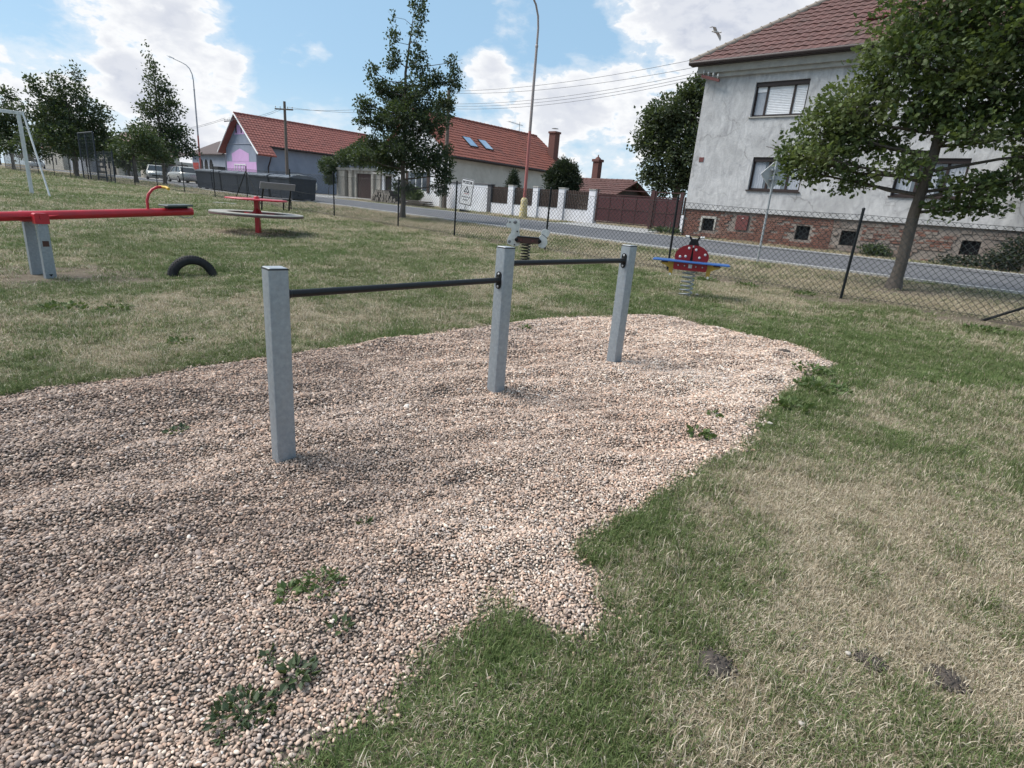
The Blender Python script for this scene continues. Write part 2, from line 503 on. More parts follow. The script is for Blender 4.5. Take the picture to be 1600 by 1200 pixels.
M['paving'] = pm('pale_concrete_paving', (.33, .33, .33), (.26, .26, .26), 2.5, .9, 0, .3, dirt=(.22, .22, .21))
M['kerb'] = pm('pale_kerb', (.40, .40, .40), (.32, .32, .32), 3, .9, 0, .3)
M['soil'] = pm('dry_dark_soil', (.085, .070, .060), (.05, .042, .037), 14, .95, 0, .8, dirt=(.13, .11, .095))
M['stone'] = pm('pale_stone', (.45, .41, .36), (.34, .31, .28), 9, .85, 0, .3)
M['mesh_dark'] = pm('dark_net_steel', (.02, .027, .038), (.03, .038, .05), 8, .6)


def glass_mat():
    m, nt, p, out = new_mat('window_glass')
    vec = coords(nt)
    nt.links.new(ramp(nt, noise(nt, vec, 1.3, 3), [(.4, (.05, .06, .075)), (.65, (.12, .14, .165))]), p.inputs['Base Color'])
    p.inputs['Roughness'].default_value = .06; p.inputs['Specular IOR Level'].default_value = .9
    return m


M['glass'] = glass_mat()


def skylight_mat():
    m, nt, p, out = new_mat('skylight_glass')
    vec = coords(nt)
    nt.links.new(ramp(nt, noise(nt, vec, 2, 2), [(.4, (.40, .50, .62)), (.65, (.5, .6, .7))]), p.inputs['Base Color'])
    p.inputs['Roughness'].default_value = .05; p.inputs['Metallic'].default_value = .75
    return m


M['skylight'] = skylight_mat()


def grey_plaster():
    m, nt, p, out = new_mat('streaked_grey_plaster')
    v1 = coords(nt); v2 = coords(nt, (1.7, 1.7, .75))
    f1 = noise(nt, v1, .8, 8, .65, .6); f2 = noise(nt, v2, 2.2, 7, .66, .9); f3 = noise(nt, v1, 5, 7, .7, .3)
    col = ramp(nt, f2, [(.28, (.27, .27, .28)), (.45, (.41, .41, .42)), (.64, (.53, .53, .535))])
    col = mixc(nt, ramp(nt, f1, [(.45, (0, 0, 0)), (.66, (.7, .7, .7))]), col, (.33, .33, .335))
    col = mixc(nt, ramp(nt, f3, [(.56, (0, 0, 0)), (.72, (.55, .55, .55))]), col, (.52, .51, .50))
    # fine cracks
    vo = nt.nodes.new('ShaderNodeTexVoronoi'); vo.feature = 'DISTANCE_TO_EDGE'; vo.inputs['Scale'].default_value = .42
    wv = nt.nodes.new('ShaderNodeVectorMath'); wv.operation = 'ADD'
    nz = nt.nodes.new('ShaderNodeTexNoise'); nz.inputs['Scale'].default_value = 1.3; nz.inputs['Detail'].default_value = 6
    nt.links.new(v1, nz.inputs['Vector']); nt.links.new(v1, wv.inputs[0]); nt.links.new(nz.outputs['Color'], wv.inputs[1])
    nt.links.new(wv.outputs[0], vo.inputs['Vector'])
    crack = ramp(nt, vo.outputs['Distance'], [(.0, (.75, .75, .75)), (.013, (0, 0, 0))])
    col = mixc(nt, mixc(nt, ramp(nt, f1, [(.4, (0, 0, 0)), (.6, (1, 1, 1))]), (0, 0, 0), crack), col, (.17, .165, .16))
    nt.links.new(col, p.inputs['Base Color'])
    p.inputs['Roughness'].default_value = .92; p.inputs['Specular IOR Level'].default_value = .2
    bump(nt, p, noise(nt, v1, 9, 8, .7, .5), .5, .03)
    return m


M['grey_plaster'] = grey_plaster()


def leaf_mat(name, dark, light, trans=.35, pale=None):
    m, nt, p, out = new_mat(name)
    g = nt.nodes.new('ShaderNodeNewGeometry')
    col = ramp(nt, g.outputs['Random Per Island'], [(0, dark), (.7, tuple((a + b) / 2 for a, b in zip(dark, light))), (1, light)])
    if pale:
        col = mixc(nt, ramp(nt, noise(nt, coords(nt), .9, 3), [(.52, (0, 0, 0)), (.72, (.8, .8, .8))]), col, pale)
    nt.links.new(col, p.inputs['Base Color'])
    p.inputs['Roughness'].default_value = .55; p.inputs['Specular IOR Level'].default_value = .35
    t = nt.nodes.new('ShaderNodeBsdfTranslucent')
    nt.links.new(mixc(nt, .5, col, (.16, .22, .03)), t.inputs['Color'])
    mx = nt.nodes.new('ShaderNodeMixShader'); mx.inputs[0].default_value = trans
    nt.links.new(p.outputs[0], mx.inputs[1]); nt.links.new(t.outputs[0], mx.inputs[2]); nt.links.new(mx.outputs[0], out.inputs[0])
    return m


M['leaf_oak'] = leaf_mat('oak_leaves', (.020, .038, .026), (.062, .088, .040), .25)
M['leaf_near'] = leaf_mat('near_oak_leaves', (.028, .052, .020), (.110, .150, .050), .32, pale=(.20, .23, .095))
M['leaf_walnut'] = leaf_mat('walnut_leaves', (.030, .050, .030), (.088, .108, .054), .25)
M['leaf_conifer'] = leaf_mat('conifer_sprays', (.014, .026, .018), (.04, .055, .028), .1)
M['leaf_bush'] = leaf_mat('bush_leaves', (.032, .054, .030), (.080, .112, .046), .22)
M['leaf_weed'] = leaf_mat('weed_leaves', (.055, .090, .030), (.135, .185, .065), .25)
M['bark'] = pm('grey_brown_bark', (.115, .098, .085), (.065, .055, .048), 9, .92, 0, .7, (3, 3, .7), dirt=(.085, .075, .062))

# ================================================================ SETTING
PIT = np.array([(-3.47, 3.53), (-2.54, 4.49), (-1.86, 5.17), (-1.14, 5.86), (-.06, 6.78), (.6, 7.3), (1.32, 7.66), (1.8, 7.8), (2.22, 7.73), (2.98, 6.95), (3.38, 6.6),
                (3.46, 5.9), (3.1, 5.6), (2.64, 5.09), (2.2, 4.5), (1.94, 4.08), (1.61, 3.58), (1.22, 3.29), (.98, 2.98), (.74, 2.67), (.40, 2.35), (.36, 2.2), (.47, 2.07), (.48, 1.92), (.37, 1.68),
                (.22, 1.78), (.10, 1.84), (-.01, 1.93), (-.07, 1.76), (-.18, 1.67), (-.26, 1.5), (-.29, 1.33), (-.51, 1.24), (-.57, 1.16), (-.62, .5), (-2.2, -.5), (-4.6, .2), (-4.9, 2.2)])


def pit_sd(X, Y):
    """signed distance to the gravel outline, positive inside"""
    X = np.asarray(X, float); Y = np.asarray(Y, float)
    X, Y = X + .15 * (fnoise(X, Y, 2.2, 3.0, 3) - .5) + .09 * (fnoise(X, Y, 8.0, 5.0, 3) - .5), Y + .15 * (fnoise(X, Y, 2.2, 9.0, 3) - .5) + .09 * (fnoise(X, Y, 8.0, 7.0, 3) - .5)
    best = np.full(X.shape, 1e9); inside = np.zeros(X.shape, bool)
    n = len(PIT)
    for i in range(n):
        ax, ay = PIT[i]; bx, by = PIT[(i + 1) % n]
        ex, ey = bx - ax, by - ay
        t = np.clip(((X - ax) * ex + (Y - ay) * ey) / (ex * ex + ey * ey), 0, 1)
        best = np.minimum(best, np.hypot(X - ax - t * ex, Y - ay - t * ey))
        c = ((ay > Y) != (by > Y)) & (X < ex * (Y - ay) / (ey if abs(ey) > 1e-9 else 1e-9) + ax)
        inside ^= c
    return np.where(inside, best, -best)


def dryness(X, Y):
    X = np.asarray(X, float); Y = np.asarray(Y, float)
    v = X * NX + Y * NY
    r = np.hypot(X, Y)
    d = .40 + 1.5 * (fnoise(X, Y, .55, 2.0, 5, .6) - .5) + 1.35 * (fnoise(X, Y, 2.6, 6.0, 4, .62) - .5)
    d = d + .22 * np.exp(-(((X - 1.9) / 1.3) ** 2 + ((Y - 2.3) / 1.1) ** 2))
    d = d + .10 * np.exp(-(((X + 3.5) / 2) ** 2 + ((Y - 5.5) / 1.5) ** 2))
    d = d - .26 * np.exp(-(((X - .8) / 2.2) ** 2 + ((Y - 9.6) / 1.4) ** 2))
    d = d - .22 * np.exp(-(((X - 4.5) / 1.6) ** 2 + ((Y - 6.2) / 1.6) ** 2))
    d = d + np.where((v > 11.6), .30, 0) + np.where((r > 12) & (v < 11), -.10, 0)
    return np.clip(d, 0.03, .95)


def worn(X, Y):
    """trampled earth: under the equipment and along the fence foot"""
    v = X * NX + Y * NY
    n = fnoise(X, Y, 1.6, 83., 3)
    w = 1.0 * np.exp(-(((X + 6.1) / 1.2) ** 2 + ((Y - 7.6) / .8) ** 2)) + .8 * np.exp(-(((X + 6.5) / 1.2) ** 2 + ((Y - 14.0) / .9) ** 2)) \
        + 1.1 * np.exp(-((v - 11.45) / .30) ** 2) * (fnoise(X, Y, .55, 81., 2) > .48) + 1.2 * np.exp(-(((X - 5.4) / .8) ** 2 + ((Y - 10.2) / .45) ** 2)) \
        + .9 * np.exp(-(((X - 7.2) / 1.2) ** 2 + ((Y - 8.8) / .5) ** 2)) + .8 * np.exp(-(((X - .1) / .55) ** 2 + ((Y - 12.6) / .45) ** 2)) + .9 * np.exp(-(((X - 7.9) / 1.0) ** 2 + ((Y - 11.6) / .5) ** 2))
    return np.clip(w * (.35 + 1.3 * n), 0, 1)


HEAPS = [(.812, 1.655, .075), (1.42, 1.72, .05), (1.66, 1.66, .065), (3.05, 6.25, .10)]


def ground_z(X, Y):
    r = np.hypot(X, Y)
    return terr(X, Y) + np.where(r < 40, .016 * (fnoise(X, Y, .9, 4.0, 3) - .5), 0)


def build_ground():
    def axis(lo, hi, fine_lo, fine_hi, step, grow):
        a = list(np.arange(fine_lo, fine_hi, step))
        s, x = step, fine_hi
        while x < hi: a.append(x); s *= grow; x += s
        a.append(hi)
        s, x, b = step, fine_lo, []
        while x > lo: s *= grow; x -= s; b.append(max(x, lo))
        return np.array(sorted(set(b + a)))
    xs = axis(-900, 700, -5.5, 5.5, .065, 1.05); ys = axis(-60, 1500, .2, 9, .065, 1.05)
    X, Y = np.meshgrid(xs, ys)
    Z = ground_z(X, Y)
    sdv = pit_sd(X, Y)
    Z = Z - .06 * np.clip((sdv + .05) / .08, 0, 1)
    V = np.stack([X.ravel(), Y.ravel(), Z.ravel()], 1)
    ny, nx = X.shape
    i = np.arange(ny * nx).reshape(ny, nx)
    F = np.stack([i[:-1, :-1], i[:-1, 1:], i[1:, 1:], i[1:, :-1]], -1).reshape(-1, 4)
    me = mesh_np('ground', V, F, True)
    a = me.attributes.new('dry', 'FLOAT', 'POINT'); a.data.foreach_set('value', dryness(X, Y).ravel().astype(np.float32))
    a = me.attributes.new('worn', 'FLOAT', 'POINT'); a.data.foreach_set('value', worn(X, Y).ravel().astype(np.float32))
    m, nt, p, out = new_mat('lawn_thatch')
    at = nt.nodes.new('ShaderNodeAttribute'); at.attribute_name = 'dry'
    vec = coords(nt)
    n1 = noise(nt, vec, 26, 6, .7); n2 = noise(nt, vec, 3.1, 6, .65); n3 = noise(nt, vec, 90, 3, .6)
    green = ramp(nt, n1, [(.3, (.055, .072, .030)), (.7, (.120, .146, .060))])
    straw = ramp(nt, n1, [(.3, (.14, .115, .078)), (.7, (.31, .26, .18))])
    s = nt.nodes.new('ShaderNodeMath'); s.operation = 'ADD'; nt.links.new(at.outputs['Fac'], s.inputs[0])
    sc = nt.nodes.new('ShaderNodeMath'); sc.operation = 'MULTIPLY_ADD'; nt.links.new(n2, sc.inputs[0]); sc.inputs[1].default_value = .9; sc.inputs[2].default_value = -.45
    nt.links.new(sc.outputs[0], s.inputs[1])
    sc3 = nt.nodes.new('ShaderNodeMath'); sc3.operation = 'MULTIPLY_ADD'; nt.links.new(n3, sc3.inputs[0]); sc3.inputs[1].default_value = .8; nt.links.new(s.outputs[0], sc3.inputs[2])
    fac = ramp(nt, sc3.outputs[0], [(.52, (0, 0, 0)), (1.0, (1, 1, 1))])
    col = mixc(nt, fac, green, straw)
    # trampled bare earth here and there
    n4 = noise(nt, vec, .8, 7, .7, .5)
    col = mixc(nt, ramp(nt, n4, [(.63, (0, 0, 0)), (.72, (.55, .55, .55))]), col, (.105, .082, .066))
    aw = nt.nodes.new('ShaderNodeAttribute'); aw.attribute_name = 'worn'
    col = mixc(nt, ramp(nt, aw.outputs['Fac'], [(.25, (0, 0, 0)), (.6, (.85, .85, .85))]), col, ramp(nt, n1, [(.3, (.085, .068, .056)), (.7, (.19, .155, .125))]))
    nt.links.new(col, p.inputs['Base Color']); p.inputs['Roughness'].default_value = .95; p.inputs['Specular IOR Level'].default_value = .1
    bump(nt, p, n1, .8, .03)
    return tag(link('ground', me, m), kind='structure')


build_ground()


def gravel_z(X, Y, sdv=None):
    if sdv is None: sdv = pit_sd(X, Y)
    lift = np.clip((sdv + .05) / .25, 0, 1); lift = lift * lift * (3 - 2 * lift)
    A, B = X * .85 + Y * .53, -X * .53 + Y * .85
    rip = .135 * (fnoise(A, B * 2.0, 1.05, 21.0, 3) - .5) + .060 * (fnoise(A, B * 1.7, 3.6, 31.0, 2) - .5)
    return terr(X, Y) - .004 + lift * (.022 + rip)


def build_gravel_bed():
    xs = np.arange(-5.2, 3.8, .045); ys = np.arange(-.7, 8.1, .045)
    X, Y = np.meshgrid(xs, ys)
    sdv = pit_sd(X, Y)
    Z = gravel_z(X, Y, sdv) - .006
    ny, nx = X.shape
    idx = np.arange(ny * nx).reshape(ny, nx)
    F = np.stack([idx[:-1, :-1], idx[:-1, 1:], idx[1:, 1:], idx[1:, :-1]], -1).reshape(-1, 4)
    keep = (sdv.ravel()[F] > -.09).all(1)
    F = F[keep]
    used = np.unique(F); remap = -np.ones(ny * nx, int); remap[used] = np.arange(len(used))
    V = np.stack([X.ravel(), Y.ravel(), Z.ravel()], 1)[used]
    me = mesh_np('gravel_bed', V, remap[F], True)
    m, nt, p, out = new_mat('gravel_fines')
    vec = coords(nt)
    vo = nt.nodes.new('ShaderNodeTexVoronoi'); vo.inputs['Scale'].default_value = 75; nt.links.new(vec, vo.inputs['Vector'])
    col = ramp(nt, noise(nt, vec, 110, 3), [(.35, (.075, .060, .050)), (.65, (.20, .165, .135))])
    nt.links.new(col, p.inputs['Base Color']); p.inputs['Roughness'].default_value = .95
    bump(nt, p, vo.outputs['Distance'], 1.0, .01)
    return tag(link('gravel_bed', me, m), kind='structure')


build_gravel_bed()


def strip(name, u0, u1, v0, v1, lift, m, du=1.5, dv=.6, edge=.03, kind='structure'):
    """sheet laid on the terrain in street coordinates with skirts"""
    nu = max(2, int(abs(u1 - u0) / du) + 1); nv = max(2, int(abs(v1 - v0) / dv) + 1)
    U, V_ = np.meshgrid(np.linspace(u0, u1, nu), np.linspace(v0, v1, nv))
    X, Y = W(U, V_)
    Z = ground_z(X, Y) + lift
    top = np.stack([X.ravel(), Y.ravel(), Z.ravel()], 1)
    i = np.arange(nu * nv).reshape(nv, nu)
    F = [np.stack([i[:-1, :-1], i[1:, :-1], i[1:, 1:], i[:-1, 1:]], -1).reshape(-1, 4)]
    rim = list(i[0, :]) + list(i[1:, -1]) + list(i[-1, -2::-1]) + list(i[-2:0:-1, 0])
    low = top[rim].copy(); low[:, 2] -= lift + .12
    b = nu * nv; k = len(rim)
    F.append(np.array([[rim[j], rim[(j + 1) % k], b + (j + 1) % k, b + j] for j in range(k)]))
    me = mesh_np(name, np.vstack([top, low]), np.vstack(F), False)
    o = link(name, me, m)
    return tag(o, kind=kind) if kind else o


strip('road', -14, 190, 16.4, 21.2, .035, M['asphalt'])
strip('kerb', -14, 190, 16.22, 16.38, .055, M['kerb'], dv=.1)
strip('kerb', -14, 190, 21.22, 21.36, .055, M['kerb'], dv=.1)
strip('driveway', 12.5, 17.4, 21.38, 24.35, .045, M['paving'])
strip('driveway', 38.2, 46.5, 21.38, 26.9, .045, M['paving'])
strip('pavement', 30.2, 48.0, 14.9, 16.2, .05, M['paving'])
strip('pavement', 52, 110, 21.38, 23.2, .05, M['paving'])


# ---------------------------------------------------------------- scattered stuff (geometry-node instances on points)
def scatter(name, P, R, S, idx, fattr, protos, kind='stuff'):
    me = bpy.data.meshes.new(name)
    n = len(P)
    me.vertices.add(n); me.vertices.foreach_set('co', np.ascontiguousarray(P, np.float32).ravel())
    a = me.attributes.new('rot', 'FLOAT_VECTOR', 'POINT'); a.data.foreach_set('vector', np.ascontiguousarray(R, np.float32).ravel())
    a = me.attributes.new('scl', 'FLOAT_VECTOR', 'POINT'); a.data.foreach_set('vector', np.ascontiguousarray(S, np.float32).ravel())
    a = me.attributes.new('idx', 'INT', 'POINT'); a.data.foreach_set('value', np.ascontiguousarray(idx, np.int32))
    for k, arr in fattr.items():
        a = me.attributes.new(k, 'FLOAT', 'POINT'); a.data.foreach_set('value', np.ascontiguousarray(arr, np.float32))
    o = bpy.data.objects.new(name, me); C.objects.link(o)
    ng = bpy.data.node_groups.new(name + '_scatter', 'GeometryNodeTree')
    ng.interface.new_socket('Geometry', in_out='INPUT', socket_type='NodeSocketGeometry')
    ng.interface.new_socket('Geometry', in_out='OUTPUT', socket_type='NodeSocketGeometry')
    N = ng.nodes.new; Lk = ng.links.new
    gi = N('NodeGroupInput'); go = N('NodeGroupOutput')
    inst = N('GeometryNodeInstanceOnPoints')
    Lk(gi.outputs[0], inst.inputs['Points'])
    join = N('GeometryNodeJoinGeometry')
    for po in protos:
        oi = N('GeometryNodeObjectInfo'); oi.inputs['Object'].default_value = po
        oi.inputs['As Instance'].default_value = True
        Lk(oi.outputs['Geometry'], join.inputs[0])
    Lk(join.outputs[0], inst.inputs['Instance'])
    inst.inputs['Pick Instance'].default_value = True

    def named(nm, t):
        q = N('GeometryNodeInputNamedAttribute'); q.data_type = t; q.inputs['Name'].default_value = nm
        return q.outputs['Attribute']
    Lk(named('idx', 'INT'), inst.inputs['Instance Index'])
    Lk(named('rot', 'FLOAT_VECTOR'), inst.inputs['Rotation'])
    Lk(named('scl', 'FLOAT_VECTOR'), inst.inputs['Scale'])
    Lk(inst.outputs[0], go.inputs[0])
    md = o.modifiers.new('scatter', 'NODES'); md.node_group = ng
    return tag(o, kind=kind)


def proto(name, me, m):
    me.materials.append(m)
    return bpy.data.objects.new(name, me)


def instancer_attr(nt, name):
    a = nt.nodes.new('ShaderNodeAttribute'); a.attribute_type = 'INSTANCER'; a.attribute_name = name
    return a.outputs['Fac']


def pebble_mat():
    m, nt, p, out = new_mat('river_pebbles')
    t = instancer_attr(nt, 'tone'); w = instancer_attr(nt, 'warm')
    base = ramp(nt, t, [(0, (.115, .088, .076)), (.22, (.26, .202, .165)), (.6, (.465, .374, .308)), (.88, (.64, .535, .450)), (1, (.77, .71, .62))])
    tint = ramp(nt, w, [(0, (.88, .90, .98)), (.45, (1, .96, .94)), (.8, (1.06, .95, .89)), (1, (1.11, .90, .80))])
    col = mixc(nt, 1.0, base, tint, 'MULTIPLY')
    vec = coords(nt)
    col = mixc(nt, ramp(nt, noise(nt, vec, 160, 4), [(.45, (0, 0, 0)), (.7, (.45, .45, .45))]), col, (.16, .13, .11))
    nt.links.new(col, p.inputs['Base Color']); p.inputs['Roughness'].default_value = .72; p.inputs['Specular IOR Level'].default_value = .3
    return m


def ico(sub):
    import bmesh
    bm = bmesh.new(); bmesh.ops.create_icosphere(bm, subdivisions=sub, radius=1.0)
    V = np.array([v.co[:] for v in bm.verts]); F = np.array([[v.index for v in f.verts] for f in bm.faces]); bm.free()
    return V, F


def build_pebbles():
    rng = np.random.default_rng(11)
    pmat = pebble_mat()
    protos = []
    V0, F0 = ico(2)
    for k in range(7):
        V = V0.copy()
        for _ in range(4):
            d = rng.normal(size=3); d /= np.linalg.norm(d)
            V += np.outer(np.clip(V0 @ d, 0, 1) ** 2, d) * rng.uniform(-.22, .22)
        V *= np.array([1.25, rng.uniform(.75, 1.0), rng.uniform(.5, .75)])
        protos.append(proto('pebble_shape', mesh_np('pebble_shape', V, F0, True), pmat))
    pts = []
    for (r0, r1, sp) in ((0, 2.3, .0102), (2.3, 3.6, .0114), (3.6, 5.4, .0134), (5.4, 9.5, .0162)):
        xs = np.arange(-4.9, 3.8, sp); ys = np.arange(.2, 8.1, sp)
        X, Y = np.meshgrid(xs, ys); X = X.ravel(); Y = Y.ravel()
        r = np.hypot(X, Y); k = (r >= r0) & (r < r1) & (X > -1.12 * Y - .7)
        X, Y = X[k], Y[k]
        X = X + rng.uniform(-.5, .5, len(X)) * sp; Y = Y + rng.uniform(-.5, .5, len(Y)) * sp
        s = pit_sd(X, Y)
        pr = np.clip(.5 + s / .05 * .5, 0, 1)
        stray = .06 * np.exp(-np.maximum(-s, 0) / .16) * (fnoise(X, Y, 3.0, 41.0, 2) > .5) + .30 * np.exp(-(((X - .46) / .16) ** 2 + ((Y - 1.86) / .20) ** 2))
        k = rng.random(len(X)) < np.maximum(pr, stray)
        pts.append(np.stack([X[k], Y[k], s[k], np.full(k.sum(), sp)], 1))
    A = np.vstack(pts); X, Y, s, sp = A.T
    n = len(A)
    Z = gravel_z(X, Y, s) + rng.uniform(-.003, .0045, n)
    Z = np.where(s < 0, np.maximum(Z, ground_z(X, Y) + .003), Z)
    R = np.stack([rng.normal(0, .33, n), rng.normal(0, .33, n), rng.uniform(0, 6.283, n)], 1)
    size = sp * .56 * np.exp(rng.normal(0, .24, n))
    big = rng.random(n) < .012; size[big] *= rng.uniform(1.3, 1.9, big.sum())
    S = np.stack([size] * 3, 1)
    patch = fnoise(X, Y, 1.1, 51.0, 3) - .5
    tone = np.clip(.50 + .24 * rng.normal(size=n) + .45 * patch + .085 * np.clip(X, -2, 1.5), 0, 1)
    warm = np.clip(rng.random(n) * .9 + .1 + .3 * (fnoise(X, Y, .8, 61.0, 2) - .5), 0, 1)
    scatter('gravel', np.stack([X, Y, Z], 1), R, S, rng.integers(0, 7, n), {'tone': tone, 'warm': warm}, protos)
    return n


print('pebbles', build_pebbles())


def grass_mat():
    m, nt, p, out = new_mat('grass_blades')
    g = nt.nodes.new('ShaderNodeNewGeometry'); rnd = g.outputs['Random Per Island']
    dry = instancer_attr(nt, 'dry'); hue = instancer_attr(nt, 'hue')
    lt = nt.nodes.new('ShaderNodeMath'); lt.operation = 'LESS_THAN'; nt.links.new(rnd, lt.inputs[0]); nt.links.new(dry, lt.inputs[1])
    wn = nt.nodes.new('ShaderNodeTexWhiteNoise'); wn.noise_dimensions = '1D'; nt.links.new(rnd, wn.inputs['W'])
    green = ramp(nt, wn.outputs['Value'], [(0, (.078, .110, .040)), (.6, (.148, .186, .072)), (1, (.25, .27, .135))])
    green = mixc(nt, hue, green, mixc(nt, 1.0, green, (.90, 1.02, .86), "MULTIPLY"))
    straw = ramp(nt, wn.outputs['Value'], [(0, (.24, .195, .135)), (.5, (.45, .38, .275)), (1, (.74, .66, .53))])
    col = mixc(nt, lt.outputs[0], green, straw)
    nt.links.new(col, p.inputs['Base Color']); p.inputs['Roughness'].default_value = .6; p.inputs['Specular IOR Level'].default_value = .25
    t = nt.nodes.new('ShaderNodeBsdfTranslucent'); nt.links.new(col, t.inputs['Color'])
    mx = nt.nodes.new('ShaderNodeMixShader'); mx.inputs[0].default_value = .3
    nt.links.new(p.outputs[0], mx.inputs[1]); nt.links.new(t.outputs[0], mx.inputs[2]); nt.links.new(mx.outputs[0], out.inputs[0])
    return m


def tuft_mesh(name, rng, nb, radius, length, lean, width):
    """many short bent blades, two segments each"""
    a = rng.uniform(0, 6.283, nb); rr = radius * np.sqrt(rng.random(nb))
    bx, by = rr * np.cos(a), rr * np.sin(a)
    L = length * rng.uniform(.5, 1.25, nb); ph = rng.uniform(0, 6.283, nb)
    ln = np.clip(rng.normal(lean, .30, nb), .05, 1.75)
    dx, dy = np.cos(ph), np.sin(ph)
    wx, wy = -dy, dx
    h1 = np.maximum(L * .55 * np.cos(ln * .7), .002); o1 = L * .55 * np.sin(ln * .7)
    h2 = np.maximum(h1 + L * .45 * np.cos(ln * 1.35), .003); o2 = o1 + L * .45 * np.sin(ln * 1.35)
    w = width * rng.uniform(.7, 1.3, nb) / 2
    z0 = np.full(nb, -.008)
    v = np.stack([np.stack([bx - wx * w, by - wy * w, z0], 1), np.stack([bx + wx * w, by + wy * w, z0], 1),
                  np.stack([bx + dx * o1 + wx * w * .8, by + dy * o1 + wy * w * .8, h1], 1), np.stack([bx + dx * o1 - wx * w * .8, by + dy * o1 - wy * w * .8, h1], 1),
                  np.stack([bx + dx * o2, by + dy * o2, h2], 1)], 1).reshape(-1, 3)
    b = np.arange(nb)[:, None] * 5
    F = np.vstack([b + np.array([[0, 1, 2]]), b + np.array([[0, 2, 3]]), b + np.array([[3, 2, 4]])])
    return mesh_np(name, v, F, False)


GRASS = grass_mat()


def build_grass():
    rng = np.random.default_rng(23)
    protos = []
    for k in range(3): protos.append(proto('tuft_shape', tuft_mesh('tuft_shape', rng, 80, .080, .023, 1.25, .0023), GRASS))      # short, mown
    for k in range(3): protos.append(proto('tuft_shape', tuft_mesh('tuft_shape', rng, 80, .090, .031, 1.52, .0022), GRASS))     # lying flat
    for k in range(2): protos.append(proto('tuft_shape', tuft_mesh('tuft_shape', rng, 52, .055, .050, .70, .0028), GRASS))      # longer, upright
    P, R, S, I, Dr, Hu = [], [], [], [], [], []
    for (r0, r1, dens, sc) in ((.7, 3, 900, 1.0), (3, 5.5, 620, 1.08), (5.5, 9, 300, 1.35), (9, 14, 130, 1.8), (14, 24, 48, 2.6), (24, 44, 15, 4.0), (44, 75, 4, 6.0)):
        ang = rad(56); area = ang * (r1 * r1 - r0 * r0)
        n = int(area * dens)
        r = np.sqrt(rng.uniform(r0 * r0, r1 * r1, n)); th = rng.uniform(-ang, ang, n)
        X, Y = r * np.sin(th), r * np.cos(th)
        v = X * NX + Y * NY; u = X * DX + Y * DY
        s = pit_sd(X, Y)
        ok = (s < -.02 + .05 * (fnoise(X, Y, 5, 71., 2) - .5)) & ((v < 16.1) | ((v > 21.5) & (v < 22.9)) | ((v > 21.5) & (v < 24.3) & (u > 17.5) & (u < 38)))
        ok &= ~((v > 21.3) & (u > 12.4) & (u < 17.5)) & ~((u > 30) & (u < 48.2) & (v > 14.7) & (v < 16.3)) & ~((v > 21.3) & (u > 38.1))
        # worn patches keep less grass
        ok &= rng.random(n) > .9 * worn(X, Y)
        for hx, hy, hr in HEAPS: ok &= np.hypot(X - hx, Y - hy) > hr * .95
        X, Y, s, v = X[ok], Y[ok], s[ok], v[ok]
        n = len(X)
        edge = np.exp(-np.maximum(-s, 0) / .16) * (np.hypot(X, Y) < 11)
        d = dryness(X, Y) - .30 * edge + .85 * (fnoise(X, Y, 7.0, 101., 2) - .5) * (np.hypot(X, Y) < 9)
        tall = rng.random(n) < (.03 + .24 * edge * (fnoise(X, Y, 2.2, 91., 2) > .46)) * np.where(np.hypot(X, Y) < 12, 1, .4)
        kind = np.where(tall, rng.integers(6, 8, n), np.where(rng.random(n) < .25 + .55 * d, rng.integers(3, 6, n), rng.integers(0, 3, n)))
        P.append(np.stack([X, Y, ground_z(X, Y)], 1))
        R.append(np.stack([rng.normal(0, .10, n), rng.normal(0, .10, n), rng.uniform(0, 6.283, n)], 1))
        k = sc * rng.uniform(.75, 1.25, n) * np.where(tall, 1 + .25 * (rng.random(n) - .2), 1)
        hgt = np.clip(1.0 / sc ** .55, .45, 1) * (.7 + .6 * fnoise(X, Y, 1.7, 13., 2))
        S.append(np.stack([k, k, k * hgt], 1)); I.append(kind)
        Dr.append(np.clip(d + rng.normal(0, .16, n), .02, .93)); Hu.append(np.clip(fnoise(X, Y, .7, 33., 3) * 1.6 - .3, 0, 1))
    P = np.vstack(P)
    scatter('lawn_grass', P, np.vstack(R), np.vstack(S), np.concatenate(I), {'dry': np.concatenate(Dr), 'hue': np.concatenate(Hu)}, protos)
    return len(P)


print('tufts', build_grass())

